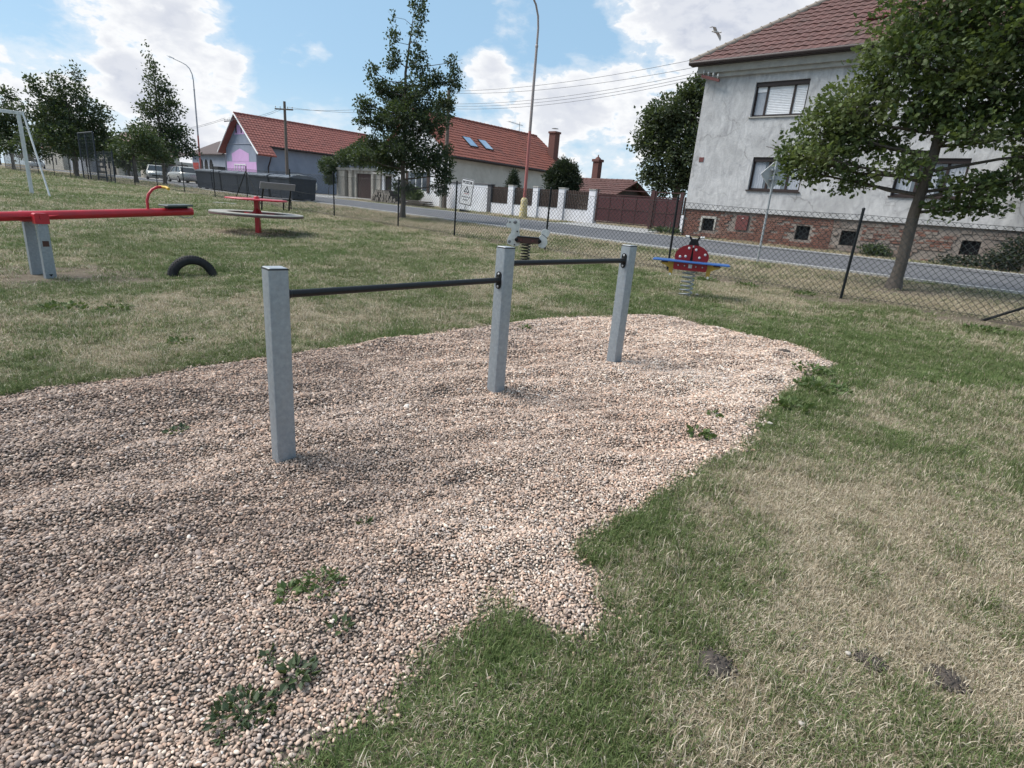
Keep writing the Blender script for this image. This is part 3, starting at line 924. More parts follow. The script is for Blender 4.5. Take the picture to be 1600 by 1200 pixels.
# ================================================================ PLAY AND EXERCISE EQUIPMENT
def hurdle_bars():
    P = [(-1.29, 2.96), (-.13, 4.36), (.98, 5.37)]
    zb = [float(gravel_z(np.array(x), np.array(y))) for x, y in P]
    tops = [1.135, 1.24, 1.275]
    root = empty('hurdle_bars', (P[0][0], P[0][1], zb[0]), 0, 'three square galvanised posts joined by two black step-over bars in the gravel', 'hurdle bars')
    off = Vector((-P[0][0], -P[0][1], -zb[0]))
    yaw = rad(90 - 47)
    h = .0525
    for (x, y), z0, zt in zip(P, zb, tops):
        T = Matrix.Translation((x, y, 0)) @ Matrix.Rotation(yaw, 4, 'Z')
        b = MB(off)
        # rolled tube: rounded corners
        ring = []
        for cx, cy, a0 in ((h - .008, h - .008, 0), (-h + .008, h - .008, 90), (-h + .008, -h + .008, 180), (h - .008, -h + .008, 270)):
            for k in range(4):
                a = rad(a0 + 30 * k); ring.append((cx + .008 * math.cos(a), cy + .008 * math.sin(a)))
        n = len(ring)
        vs = [T @ Vector((px, py, z)) for z in (z0 - .25, zt) for px, py in ring]
        b.add(vs, [(i, (i + 1) % n, n + (i + 1) % n, n + i) for i in range(n)], True)
        b.add(vs[n:], [tuple(range(n))])
        post = b.build('post', M['galv'], root)
        b = MB(off)
        b.bbox(-h - .001, h + .001, -h - .001, h + .001, zt, zt + .007, .003, T)
        cap = b.build('cap', M['black_plastic'], post)
        b = MB(off)
        b.bbox(-h + .004, h - .004, -h + .004, h - .004, zt + .0065, zt + .011, .003, T)
        b.build('cap_plate', M['galv_dull'], post)
    bars = [(0, 1, 1.0, 1.0), (1, 2, 1.125, 1.145)]
    for i, j, za, zb_ in bars:
        A = Vector((*P[i], za)); B = Vector((*P[j], zb_))
        d = (B - A).normalized()
        A2 = A + d * h; B2 = B - d * (h + .006)
        bar = MB(off).tube([A2, B2], .0215, 14).build('bar', M['black_steel'], root)
        for Q, sgn in ((B - d * h, -1), (A + d * h, 1)):
            q = Matrix.Translation(Q) @ Matrix.Rotation(math.atan2(d.y, d.x) + (math.pi if sgn < 0 else 0), 4, 'Z')
            f = MB(off)
            pts = []
            for k in range(9): a = math.pi * k / 8; pts.append((.026 * math.cos(a), .04 + .026 * math.sin(a)))
            for k in range(9): a = math.pi + math.pi * k / 8; pts.append((.026 * math.cos(a), -.04 + .026 * math.sin(a)))
            f.prism(pts, 0, .008, q @ Matrix.Rotation(-math.pi / 2, 4, 'Z'))
            f.lathe([(.027, 0), (.027, .02), (.0225, .03)], 14, q @ Matrix.Rotation(math.pi / 2, 4, 'Y'))
            fl = f.build('flange', M['black_steel'], bar)
            for dz in (.047, -.047):
                MB(off).lathe([(.010, .008), (.010, .013), (.006, .016)], 6, q @ Matrix.Translation((0, 0, dz)) @ Matrix.Rotation(math.pi / 2, 4, 'Y'), smooth=False).build('bolt', M['bolt'], bar)
    return root


hurdle_bars()


def helix(r, z0, z1, turns, tr, n=14, cx=0, cy=0, off=(0, 0, 0)):
    pts = []
    m = int(turns * n)
    for i in range(m + 1):
        a = 2 * math.pi * i / n
        pts.append((cx + r * math.cos(a), cy + r * math.sin(a), z0 + (z1 - z0) * i / m))
    return MB(off).tube(pts, tr, 7)


def seesaw():
    px, py = -6.27, 7.33
    z0 = tz(px, py)
    bd = Vector((.97, 1.77, 0)).normalized()
    ang = math.atan2(bd.y, bd.x)
    root = empty('seesaw', (px, py, z0), ang, 'red tubular seesaw on two galvanised legs with a black seat and yellow grips', 'seesaw')
    # local x along the beam, y across
    zp = .765
    tilt = .055
    L = 2.08
    zz = lambda x: zp + tilt * x
    beam = MB().tube([(-L, 0, zz(-L)), (L, 0, zz(L))], .058, 16).build('beam', M['red_paint'], root)
    for s in (-1, 1):
        b = MB()
        T = Matrix.Translation((0, s * .185, 0))
        pts = [(-.062, -.2), (.062, -.2), (.056, zp - .02), (-.056, zp - .02)]
        b.prism(pts, -.030, .030, T)
        leg = b.build('leg', M['galv'], root)
        r = MB()
        r.prism([(-.078, zp - .085), (.078, zp - .085), (.078, zp + .03), (.06, zp + .045), (-.06, zp + .045), (-.078, zp + .03)], -.042, .042, T)
        rc = r.build('bearing_cap', M['red_paint'], leg)
        for k in (-1, 0, 1):
            MB().ball((k * .05, s * .185 - .036, zp - .098), .009, 6, 4).build('bolt', M['bolt'], leg)
        if s < 0:
            MB().box(-.035, .035, s * .185 - .0325, s * .185 - .0295, .40, .47).build('maker_plate', M['brown_panel'], leg)
            MB().prism([(-.025, .05), (.025, .05), (0, .02)], s * .185 - .0325, s * .185 - .0295).build('arrow_mark', M['black_plastic'], leg)
    MB().tube([(0, -.24, zp), (0, .24, zp)], .030, 12).build('axle', M['red_paint'], root)
    g = MB()
    for s in (-1, 1):
        g.add([(-.30, s * .05, zz(-.3) - .006), (.30, s * .05, zz(.3) - .006), (.09, s * .15, zp - .006), (-.09, s * .15, zp - .006),
               (-.30, s * .05, zz(-.3) + .006), (.30, s * .05, zz(.3) + .006), (.09, s * .15, zp + .006), (-.09, s * .15, zp + .006)],
              [(0, 1, 2, 3), (4, 7, 6, 5), (0, 4, 5, 1), (1, 5, 6, 2), (2, 6, 7, 3), (3, 7, 4, 0)])
    g.build('gusset', M['red_paint'], root)
    for s in (-1, 1):
        x = s * (L - .24)
        T = Matrix.Translation((x, 0, zz(x) + .085)) @ Matrix.Rotation(-math.atan(tilt), 4, 'Y')
        seat = MB().bbox(-.20, .20, -.13, .13, 0, .024, .008, T).build('seat', M['seat_board'], root)
        MB().box(-.15, .15, -.05, .05, -.032, -.001, T).build('seat_bracket', M['black_plastic'], seat)
        xh = s * (L - .66)
        pts = [(xh, 0, zz(xh) + .03), (xh, 0, zz(xh) + .17), (xh + s * .03, 0, zz(xh) + .26), (xh + s * .09, 0, zz(xh) + .33), (xh + s * .17, 0, zz(xh) + .37), (xh + s * .235, 0, zz(xh) + .375)]
        hd = MB().tube(pts, .019, 10).build('handle', M['red_paint'], root)
        xe, ze = pts[-1][0], pts[-1][2]
        MB().tube([(xe, -.17, ze - .02), (xe + s * .02, -.08, ze), (xe, 0, ze), (xe + s * .02, .08, ze), (xe, .17, ze - .02)], .021, 8).build('grip', M['yellow_grip'], hd)
        pts = [(s * (L - .26), 0, zz(s * L) - .06), (s * (L - .1), 0, zz(s * L) - .10), (s * (L - .0), 0, zz(s * L) - .09), (s * (L + .02), 0, zz(s * L) - .03), (s * (L - .02), 0, zz(s * L))]
        MB().tube(pts, .006, 6).build('stop_loop', M['galv_dull'], root)
    return root


seesaw()


def tyre():
    cx, cy = -4.76, 8.15
    z = tz(cx, cy)
    d = math.atan2(.37, .46)
    root = empty('half_buried_tyre', (cx, cy, z), d, 'old black tyre half buried upright in the lawn', 'tyre')
    R0, R1, wd = .315, .205, .085
    prof = []
    # cross-section (radius, half width) of a small car tyre
    sec = [(R1, -.055), (R1 + .02, -wd), (R0 - .04, -wd - .004), (R0 - .012, -wd + .012), (R0, -wd + .03), (R0 + .002, 0), (R0, wd - .03), (R0 - .012, wd - .012), (R0 - .04, wd + .004), (R1 + .02, wd), (R1, .055), (R1 + .012, .03), (R0 - .04, .05), (R0 - .035, -.05), (R1 + .012, -.03)]
    T = Matrix.Translation((0, 0, -.035)) @ Matrix.Rotation(math.pi / 2, 4, 'X')
    MB().lathe(sec, 44, T, closed=True).build('carcass', M['rubber'], root)
    t = MB()
    for k in range(26):
        a = rad(10 + k * 6.4)
        for sy in (-.045, 0, .045):
            Q = T @ Matrix.Rotation(a + (sy * .6), 4, 'Z') @ Matrix.Translation((R0 + .002, 0, sy))
            t.box(-.004, .005, -.011, .011, -.018, .018, Q)
    tag(t.build('tread', M['rubber'], root), kind='stuff')
    return root


tyre()


def carousel():
    cx, cy = -6.55, 14.19
    z = tz(cx, cy)
    root = empty('spinning_carousel', (cx, cy, z), 0, 'red post carousel with a pale ring seat and a red hand wheel', 'carousel')
    MB().prism([(-.05, -.1), (.05, -.1), (.05, .80), (-.05, .80)], -.05, .05).build('post', M['red_paint'], root)
    b = MB()
    for k in range(4):
        T = Matrix.Rotation(k * math.pi / 2 + .3, 4, 'Z')
        b.prism([(.04, .46), (.125, .46), (.10, .50), (.055, .58), (.04, .62)], -.012, .012, T)
    b.build('gusset', M['red_paint'], root)
    b = MB()
    for k in range(6):
        T = Matrix.Rotation(k * math.pi / 3 + .35, 4, 'Z')
        b.box(.04, .98, -.028, .028, .425, .452, T)
    b.build('spoke_frame', M['red_paint'], root)
    MB().lathe([(.66, .4555), (.66, .476), (.675, .482), (1.045, .482), (1.06, .476), (1.06, .4555)], 56, closed=True, smooth=False).build('ring_seat', M['grey_board'], root)
    MB().lathe([(.655, .415), (.655, .454), (1.064, .454), (1.064, .415)], 56, closed=True, smooth=False).build('ring_rim', M['ring_side'], root)
    MB().lathe([(.02, .772), (.69, .772), (.70, .782), (.70, .796), (.69, .806), (.02, .806)], 48, closed=True, smooth=False).build('hand_wheel', M['red_paint'], root)
    MB().lathe([(.065, .76), (.065, .845), (.05, .86), (.001, .86)], 16).build('hub', M['red_paint'], root)
    return root


carousel()


def bench():
    x, y = -9.55, 22.3
    z = tz(x, y)
    root = empty('park_bench', (x, y, z), rad(52), 'bench with one greyed back plank on black steel uprights near the fence', 'bench')
    # local x along the bench, seat on +y
    for s in (-1, 1):
        b = MB()
        X = s * .55
        b.tube([(X, .06, 0), (X, .0, .42), (X, -.20, 1.0)], .032, 6)
        b.tube([(X, .46, 0), (X, .42, .42)], .030, 6)
        b.tube([(X, .0, .42), (X, .46, .42)], .026, 6)
        b.build('side_frame', M['black_steel'], root)
    T = Matrix.Translation((0, -.16, .92)) @ Matrix.Rotation(rad(18), 4, 'X')
    MB().bbox(-.70, .70, -.05, -.012, -.12, .12, .008, T).build('back_plank', M['bench_plank'], root)
    for k in range(3):
        MB().bbox(-.70, .70, .04 + k * .15, .16 + k * .15, .449, .485, .006).build('seat_plank', M['bench_plank'], root)
    return root


bench()


def ladybird_rider():
    x, y = 2.78, 9.52
    z = tz(x, y)
    root = empty('ladybird_spring_rider', (x, y, z), rad(-16), 'red ladybird spring rider with white spots and a blue seat board', 'spring rider')
    helix(.098, .0, .425, 6.2, .0115).build('spring', M['galv_dull'], root)
    MB().box(-.13, .13, -.08, .08, .425, .440).build('spring_plate', M['galv_dull'], root)
    # lower body panel
    b = MB()
    b.prism([(-.265, .46), (-.25, .435), (.25, .435), (.265, .46), (.265, .555), (-.265, .555)], -.14, -.115)
    body = b.build('body_panel', M['red_panel'], root)
    for xx in (-.19, -.09, .09, .19):
        MB().ball((xx, -.142, .505), .012, 7, 4).build('bolt', M['bolt'], body)
    MB().box(-.028, .028, -.1435, -.1405, .475, .535).build('maker_plate', M['galv_dull'], body)
    # rear twin of the body panel
    MB().prism([(-.265, .46), (-.25, .435), (.25, .435), (.265, .46), (.265, .555), (-.265, .555)], .115, .14).build('body_panel', M['red_panel'], root)
    seat = MB().bbox(-.61, .61, -.17, .17, .556, .580, .010).build('seat_board', M['blue_panel'], root)
    # wing shell: two halves with a gap
    for s in (-1, 1):
        pts = [(.022, .585), (.255, .585), (.272, .64), (.262, .70), (.225, .76), (.165, .805), (.095, .832), (.012, .838), (.010, .75)]
        pts = [(s * px, pz) for px, pz in pts]
        if s < 0: pts = pts[::-1]
        w = MB().prism(pts, -.012, .014).build('wing_panel', M['red_panel'], root)
        for (sx, sz) in (((.062, .785), (.185, .64), (.098, .65)) if s < 0 else ((.052, .768), (.122, .645), (.205, .70))):
            MB().ball((s * sx, -.013, sz), .021, 9, 5, (1, .35, 1)).build('spot', M['white_panel'], w)
    MB().prism([(-.10, .582), (.10, .582), (.02, .80), (-.02, .80)], .0145, .024).build('back_panel', M['black_plastic'], root)
    hd = MB().prism([(-.085, .83), (.085, .83), (.072, .875), (.060, .905), (.075, .94), (.11, .955), (.10, .975), (.065, .975), (.035, .935), (-.035, .935), (-.065, .975), (-.10, .975), (-.11, .955), (-.075, .94), (-.060, .905), (-.072, .875)], -.005, .020).build('head_panel', M['black_plastic'], root)
    for s in (-1, 1):
        g = MB(); g.tube([(s * .10, -.10, .966), (s * .10, .11, .966)], .017, 8); g.ball((s * .10, -.10, .966), .019, 8, 5); g.build('grip', M['white_panel'], hd)
        g = MB(); g.tube([(s * .085, .0, .955), (s * .15, .0, .972)], .016, 8); g.build('feeler', M['white_panel'], hd)
        # yellow leg panels under the board
        pts = [(.27, .553), (.47, .553), (.46, .50), (.40, .485), (.335, .45), (.325, .36), (.27, .355), (.262, .46)]
        pts = [(s * a, c) for a, c in pts]
        if s < 0: pts = pts[::-1]
        lg = MB().prism(pts, -.05, -.025).build('leg_panel', M['yellow_panel'], root)
        MB().tube([(s * .30, -.15, .35), (s * .30, .10, .35)], .018, 8).build('foot_peg', M['white_panel'], lg)
        MB().box(*sorted((s * .36, s * .47)), -.055, .05, .525, .5545).build('bracket', M['brown_panel'], lg)
    return root


ladybird_rider()


def dog_rider():
    x, y = .06, 12.72
    z = tz(x, y)
    root = empty('dog_spring_rider', (x, y, z), rad(1), 'white dog-shaped spring rider with grey spots and a brown seat', 'spring rider')
    helix(.095, 0, .37, 6.0, .013).build('spring', M['black_steel'], root)
    MB().box(-.14, .14, -.09, .09, .371, .386).build('spring_plate', M['black_steel'], root)
    seat = MB()
    seat.prism([(-.24, .41), (-.22, .387), (.28, .387), (.30, .41), (.30, .47), (.28, .50), (-.22, .50), (-.24, .47)], -.10, .10)
    st = seat.build('seat_block', M['brown_panel'], root)
    MB().bbox(-.21, .27, -.12, .12, .501, .522, .006).build('seat_board', M['black_plastic'], root)
    for xx in (-.12, .13):
        MB().box(xx - .055, xx + .055, -.1035, -.1005, .425, .465).build('plate', M['rust_red'], st)
        for q in (-.035, .035): MB().ball((xx + q, -.105, .445), .014, 7, 4).build('bolt', M['black_steel'], st)
    for xx in (-.225, .285):
        MB().ball((xx, -.10, .445), .04, 10, 6, (1, .4, 1)).build('end_cap', M['black_plastic'], st)
    # front panel: chest, neck, head and muzzle in profile, two boards thick
    head = [(-.33, .31), (-.23, .29), (-.15, .33), (-.13, .42), (-.16, .55), (-.18, .66), (-.17, .74), (-.18, .82), (-.23, .865), (-.30, .875), (-.36, .855), (-.40, .865), (-.43, .835), (-.43, .775), (-.47, .755), (-.47, .715), (-.42, .685), (-.36, .685), (-.345, .64), (-.36, .56), (-.41, .48), (-.43, .40), (-.41, .34)]
    f = MB().prism(head[::-1], -.035, .035).build('front_panel', M['white_panel'], root)
    for s in (-1, 1):
        MB().ball((-.395, s * .036, .80), .022, 8, 5, (1, .35, 1)).build('eye', M['grey_spot'], f)
        MB().ball((-.28, s * .036, .805), .045, 9, 5, (1, .3, .8)).build('ear', M['grey_spot'], f)
        MB().ball((-.375, s * .036, .39), .036, 9, 5, (1, .3, 1)).build('spot', M['grey_spot'], f)
    MB().tube([(-.22, -.17, .62), (-.22, .17, .62)], .016, 8).build('handle', M['black_plastic'], f)
    rear = [(.27, .33), (.36, .30), (.42, .33), (.46, .40), (.455, .48), (.425, .53), (.475, .57), (.49, .63), (.465, .69), (.40, .715), (.335, .695), (.30, .64), (.31, .58), (.27, .54), (.25, .45)]
    r = MB().prism(rear[::-1], -.035, .035).build('rear_panel', M['white_panel'], root)
    MB().tube([(.33, -.036, .60), (.40, -.036, .555), (.455, -.036, .52)], .008, 5).build('groove', M['grey_spot'], r)
    MB().tube([(-.26, -.2, .335), (-.26, .2, .335)], .015, 8).build('foot_peg', M['black_plastic'], root)
    return root


dog_rider()


def goal():
    x, y = -17.87, 21.0
    z = tz(x, y)
    root = empty('goal_frame', (x, y, z), 0, 'flaking white timber goal frame with a sloping side stay', 'goal')
    H = 2.62
    Pst = MB().bbox(-.06, .06, -.06, .06, -.05, H, .012, Matrix.Rotation(rad(40), 4, 'Z')).build('post', M['white_wood'], root)
    dx, dy = -.77, -.64
    Lb = 5.0
    T = Matrix.Rotation(math.atan2(dy, dx), 4, 'Z')
    MB().bbox(-.16, Lb + .06, -.055, .055, H + .002, H + .112, .01, T).build('crossbar', M['white_wood'], root)
    x2, y2 = dx * Lb, dy * Lb
    zl = tz(x + x2, y + y2) - z
    MB().bbox(x2 - .06, x2 + .06, y2 - .06, y2 + .06, zl - .1, H, .012).build('post', M['white_wood'], root)
    MB().tube([(.10, .06, H + .05), (.20, .0, H - .12), (1.33, -.83, tz(x + 1.33, y - .83) - z - .03)], .030, 8).build('stay', M['white_wood'], root)
    return root


goal()
x_, y_ = -12.73, 24.66
slab = MB().bbox(-.45, .45, -.32, .32, -.05, .035, .012).build('concrete_cover_slab', M['grey_board'], None, (x_, y_, tz(x_, y_)), rad(20))
tag(slab, 'pale flat slab lying in the lawn beside the fence', 'slab')

# ================================================================ FENCE AND STREET FURNITURE
FU = [-1.6, 2.52, 6.0, 9.54, 13.09, 15.9, 19.9, 23.3, 27.5, 31.3, 35.6, 39.4, 42.2, 45.4, 48.8, 51.7, 54.6, 57.6, 61, 65, 69, 73]


def fv(u):
    if u < 38: return 11.55
    return 11.55 - min((u - 38) / 20, 1) * 3.0


def chain_fence():
    H = 1.55
    x0, y0 = W(FU[0], fv(FU[0])); z0 = tz(x0, y0)
    root = empty('chain_link_fence', (x0, y0, z0), 0, 'long dark chain-link fence on thin round posts between lawn and road', 'fence')
    off = Vector((-x0, -y0, -z0))
    rng = random.Random(4)
    tops = []
    for u in FU:
        x, y = W(u, fv(u)); z = tz(x, y)
        lx, ly = rng.uniform(-.02, .02), rng.uniform(-.02, .02)
        p = MB(off); p.tube([(x, y, z - .2), (x + lx, y + ly, z + H)], .024, 9); p.lathe([(.028, z + H - .01), (.028, z + H + .012), (.012, z + H + .025)], 9, Matrix.Translation((x + lx, y + ly, 0)))
        p.build('post', M['fence_green'], root)
        tops.append((x, y, z))
    for k, (u, side) in enumerate(((27.5, 1), (27.5, -1), (-1.6, 1))):
        x, y = W(u, fv(u)); xf, yf = W(u + side * (1.45 if u > 0 else 2.15), fv(u) + (0 if u > 0 else .05))
        MB(off).tube([(x, y, tz(x, y) + H - .18), (xf, yf, tz(xf, yf) - .05)], .021, 8).build('brace', M['fence_green'], root)
    pitch = .105
    for i in range(len(FU) - 1):
        a, b = Vector(tops[i]), Vector(tops[i + 1])
        L = math.hypot(b.x - a.x, b.y - a.y)
        d = Vector(((b.x - a.x) / L, (b.y - a.y) / L, 0)); nrm = Vector((-d.y, d.x, 0))
        zb = lambda s: a.z + (b.z - a.z) * s / L + .03
        hh = 1.43
        pt = pitch if i < 9 else pitch * 1.5
        r = .0038 if i < 6 else .0042
        vs, fs = [], []

        def wire(s0, h0, s1, h1, o):
            p0 = a + d * s0 + nrm * o; p1 = a + d * s1 + nrm * o
            p0.z = zb(s0) + h0; p1.z = zb(s1) + h1
            t = (p1 - p0).normalized(); q = nrm; w = t.cross(q)
            base = len(vs)
            for p in (p0, p1):
                for an in (0, 2.094, 4.189): vs.append(tuple(p + (q * math.cos(an) + w * math.sin(an)) * r + off))
            for e in range(3):
                f = (e + 1) % 3; fs.append((base + e, base + f, base + 3 + f, base + 3 + e))
        n = int((L + hh) / pt) + 1
        sag = lambda s: -.03 * math.sin(math.pi * max(0, min(1, s / L)))
        for k in range(n):
            c = k * pt - hh
            s0, s1 = max(c, 0), min(c + hh, L)
            if s1 > s0:
                wire(s0, s0 - c, s1, s1 - c + sag(s1) * (s1 < L - .05), .003)      # rising to the right
                wire(s0, hh - (s0 - c) + sag(s0) * (s0 > .05), s1, hh - (s1 - c), -.003)
        # tension wires
        me = bpy.data.meshes.new('wire_mesh'); me.from_pydata(vs, [], fs); me.update()
        o = link('wire_mesh', me, M['wire'], root); tag(o, kind='stuff')
        for hz in (hh, hh * .5, .04):
            pts = []
            for q in range(7):
                s = L * q / 6; p = a + d * s; pts.append((p.x, p.y, zb(s) + hz + (sag(s) if hz > .5 else 0)))
            MB(off).tube(pts, .004, 4, False).build('tension_wire', M['wire'], root)
    return root


chain_fence()


def street_lamp(u, v, h, label, cols, arm_turn=0.0, base=True):
    z = wz(u, v)
    root = street('street_lamp', u, v, z, label, 'street lamp', 'street lamps along the road')
    if base:
        MB().lathe([(.235, -.1), (.225, .05), (.19, .62), (.185, .66), (.18, .70), (.185, .86), (.15, .97), (.085, 1.02)], 14).build('footing', M['yellow_base'], root)
    jz = h * .80
    MB().tube([(0, 0, .95 if base else -.1), (0, 0, h * .42)], [.082, .075], 12).build('lower_pole', cols[0], root)
    MB().tube([(0, 0, h * .42), (0, 0, jz)], [.0745, .062], 12).build('upper_pole', cols[1], root)
    MB().lathe([(.068, jz - .06), (.075, jz - .04), (.075, jz + .03), (.058, jz + .07)], 12).build('collar', cols[1], root)
    T = Matrix.Rotation(arm_turn, 4, 'Z')
    pts = [(0, 0, jz), (0, 0, h * .875), (0, -.08, h * .925), (0, -.30, h * .968), (0, -.62, h * .995), (0, -1.1, h * 1.015), (0, -1.9, h * 1.04)]
    MB().tube([T @ Vector(p) for p in pts], [.055, .050, .048, .046, .043, .040, .036], 10).build('arm', cols[1], root)
    hd = MB()
    hd.add([T @ Vector(p) for p in ((-.09, -1.8, h * 1.035), (.09, -1.8, h * 1.035), (.13, -2.2, h * 1.045), (.10, -2.62, h * 1.055), (-.10, -2.62, h * 1.055), (-.13, -2.2, h * 1.045),
            (-.05, -1.8, h * 1.035 + .10), (.05, -1.8, h * 1.035 + .10), (.08, -2.2, h * 1.045 + .14), (.05, -2.6, h * 1.055 + .08), (-.05, -2.6, h * 1.055 + .08), (-.08, -2.2, h * 1.045 + .14))],
           [(5, 4, 3, 2, 1, 0), (6, 7, 8, 9, 10, 11), (0, 1, 7, 6), (1, 2, 8, 7), (2, 3, 9, 8), (3, 4, 10, 9), (4, 5, 11, 10), (5, 0, 6, 11)])
    hd.build('lamp_head', M['lamp_zinc'], root)
    return root


street_lamp(21.0, 23.35, 10.15, 'tall faded red street lamp on a flaking yellow concrete footing by the white wall', (M['lamp_red'], M['lamp_grey']))
street_lamp(63.0, 22.1, 10.6, 'far street lamp with reddish lower pole beside the parked silver cars', (M['lamp_red'], M['lamp_zinc']), rad(-55), False)


def insulators(parent, pts, off=(0, 0, 0)):
    for p in pts:
        MB(off).lathe([(.012, 0), (.012, .05), (.035, .06), (.04, .10), (.03, .15), (.012, .17)], 8, Matrix.Translation(p)).build('insulator', M['white_panel'], parent)


def utility_pole(u, v, ztop, label, arm=True, stub=False):
    z = wz(u, v); h = ztop - z
    root = street('utility_pole', u, v, z, label, 'utility pole', 'wooden utility poles')
    MB().tube([(0, 0, -.2), (0.0, 0, h * .5), (.0, 0, h)], [.135, .115, .095], 12).build('shaft', M['wood_pole'], root)
    if arm:
        a = MB().bbox(-.75, .75, -.14, -.10, h - .62, h - .52, .01, Matrix.Rotation(rad(35), 4, 'Z')).build('cross_arm', M['wood_pole'], root)
        insulators(a, [Matrix.Rotation(rad(35), 4, 'Z') @ Vector((q, -.12, h - .519)) for q in (-.68, -.3, .3, .68)])
    else:
        insulators(root, [(.12, -.02, h - .75), (-.12, -.02, h - .35), (.12, -.02, h - 1.3)])
    if stub:
        MB().bbox(-.36, -.14, -.13, .13, -.2, 1.35, .02).build('concrete_stub', M['concrete'], root)
    return root


utility_pole(45.6, 22.4, 7.75, 'weathered wooden utility pole with a cross arm in front of the blue-grey wall')
utility_pole(28.25, 24.0, 7.75, 'wooden utility pole strapped to a concrete stub at the end of the white wall', False, True)


def cable(a, b, sag, label, r=.010):
    (ua, va, za), (ub, vb, zb) = a, b
    A = Vector((*W(ua, va), za)); B = Vector((*W(ub, vb), zb))
    pts = [A.lerp(B, t / 14) - Vector((0, 0, sag * 4 * (t / 14) * (1 - t / 14))) for t in range(15)]
    mid = pts[0].copy()
    o = MB(-mid).tube([tuple(p) for p in pts], r, 5, False).build('overhead_cable', M['cable'], None, tuple(mid))
    return tag(o, label, 'cable', 'overhead power cables')


for k, (za, zb) in enumerate(((7.66, 7.62), (7.55, 7.34), (6.98, 7.16), (6.86, 7.06), (6.72, 6.98))):
    cable((28.25 - .1, 24.0, za), (11.5 - .12 * k, 22.8, zb), .28 + .03 * k, 'thin cable from pole to grey house corner, ' + ('topmost of five', 'second from top of five', 'middle one of five', 'second from bottom of five', 'lowest of five')[k], .0085)
for k, dz in enumerate((0, .12)):
    cable((45.0, 22.3, 7.2 + dz), (28.3, 23.95, 7.3 - .5 * k), .35, 'thin cable between the two wooden utility poles, ' + ('upper', 'lower')[k] + ' one of the pair', .011)
    cable((46.2, 22.4, 7.2 + dz), (57.0, 22.7, 6.95 + dz), .3, 'thin cable from cross-arm pole to the lilac gable bracket, ' + ('lower', 'upper')[k] + ' one', .011)
    cable((57.8, 22.7, 6.95 + dz), (95, 24.5, 7.2 + dz), .7, 'thin cable running on beyond the lilac gable, ' + ('lower', 'upper')[k] + ' one', .013)


def flat_text(txt, size, m, parent, loc, rot, name='lettering'):
    cu = bpy.data.curves.new('lettering', 'FONT'); cu.body = txt; cu.size = size; cu.align_x = 'CENTER'; cu.align_y = 'CENTER'; cu.extrude = .0008; cu.offset = size * .045
    ob = bpy.data.objects.new('lettering', cu); C.objects.link(ob)
    dg = bpy.context.evaluated_depsgraph_get(); dg.update()
    me = bpy.data.meshes.new_from_object(ob.evaluated_get(dg))
    bpy.data.objects.remove(ob); bpy.data.curves.remove(cu)
    me.materials.clear()
    o = link(name, me, m, parent); o.location = loc; o.rotation_euler = rot
    return o


def warning_sign():
    u, v = 24.85, 22.6
    z = wz(u, v)
    root = street('warning_sign', u, v, z, 'leaning white POZOR notice board with a warning triangle by the white wall', 'sign')
    root.rotation_euler = (0, rad(6.5), STREET_ROT + rad(10))
    MB().box(-.24, .24, -.16, .16, -.06, .12).build('foot_block', M['black_plastic'], root)
    MB().tube([(0, 0, .1), (0, 0, 1.7)], .022, 8).build('stem', M['galv_dull'], root)
    w, h = .44, .70
    zc = 1.10

    def rr(w, h, r):
        pts = []
        for cx, cz, a0 in ((w - r, h - r, 0), (-w + r, h - r, 90), (-w + r, -h + r, 180), (w - r, -h + r, 270)):
            for k in range(5):
                a = rad(a0 + 22.5 * k); pts.append((cx + r * math.cos(a), cz + r * math.sin(a) + zc))
        return pts
    MB().prism(rr(w, h, .07), -.045, -.025).build('panel', M['sign_white'], root)
    # border drawn as a thin raised band
    o = rr(w - .012, h - .012, .06); i = rr(w - .048, h - .048, .045); n = len(o)
    vs = [(x, -.047, zz) for x, zz in o] + [(x, -.047, zz) for x, zz in i]
    MB().add(vs, [(k, (k + 1) % n, n + (k + 1) % n, n + k) for k in range(n)]).build('border', M['sign_black'], root)
    flat_text('POZOR', .20, M['sign_black'], root, (0, -.048, zc + .50), (math.pi / 2, 0, 0))
    t = MB()
    a, b = [(-.20, .0), (.20, .0), (0, .36)], [(-.125, .045), (.125, .045), (0, .27)]
    vs = [(x, -.048, zc - .02 + q) for x, q in a] + [(x, -.048, zc - .02 + q) for x, q in b]
    t.add(vs, [(0, 1, 4, 3), (1, 2, 5, 4), (2, 0, 3, 5)])
    t.box(-.012, .012, -.049, -.047, zc + .075, zc + .16); t.box(-.014, .014, -.049, -.047, zc + .04, zc + .06)
    t.build('warning_triangle', M['sign_black'], root)
    # the smaller lines cannot be read: strokes only
    rng = random.Random(3)
    for name, m, y, half, hh in (('small_print', M['sign_red'], -.09, .16, .03), ('small_print', M['sign_black'], -.27, .32, .035), ('small_print', M['sign_black'], -.43, .17, .042)):
        s = MB(); x = -half
        while x < half:
            w_ = rng.uniform(.018, .032)
            s.box(x, x + w_ * .6, -.049, -.047, zc + y - hh * rng.uniform(.6, 1), zc + y + hh * rng.uniform(.6, 1.1)); x += w_ + .012
        s.build(name, m, root)
    return root


warning_sign()


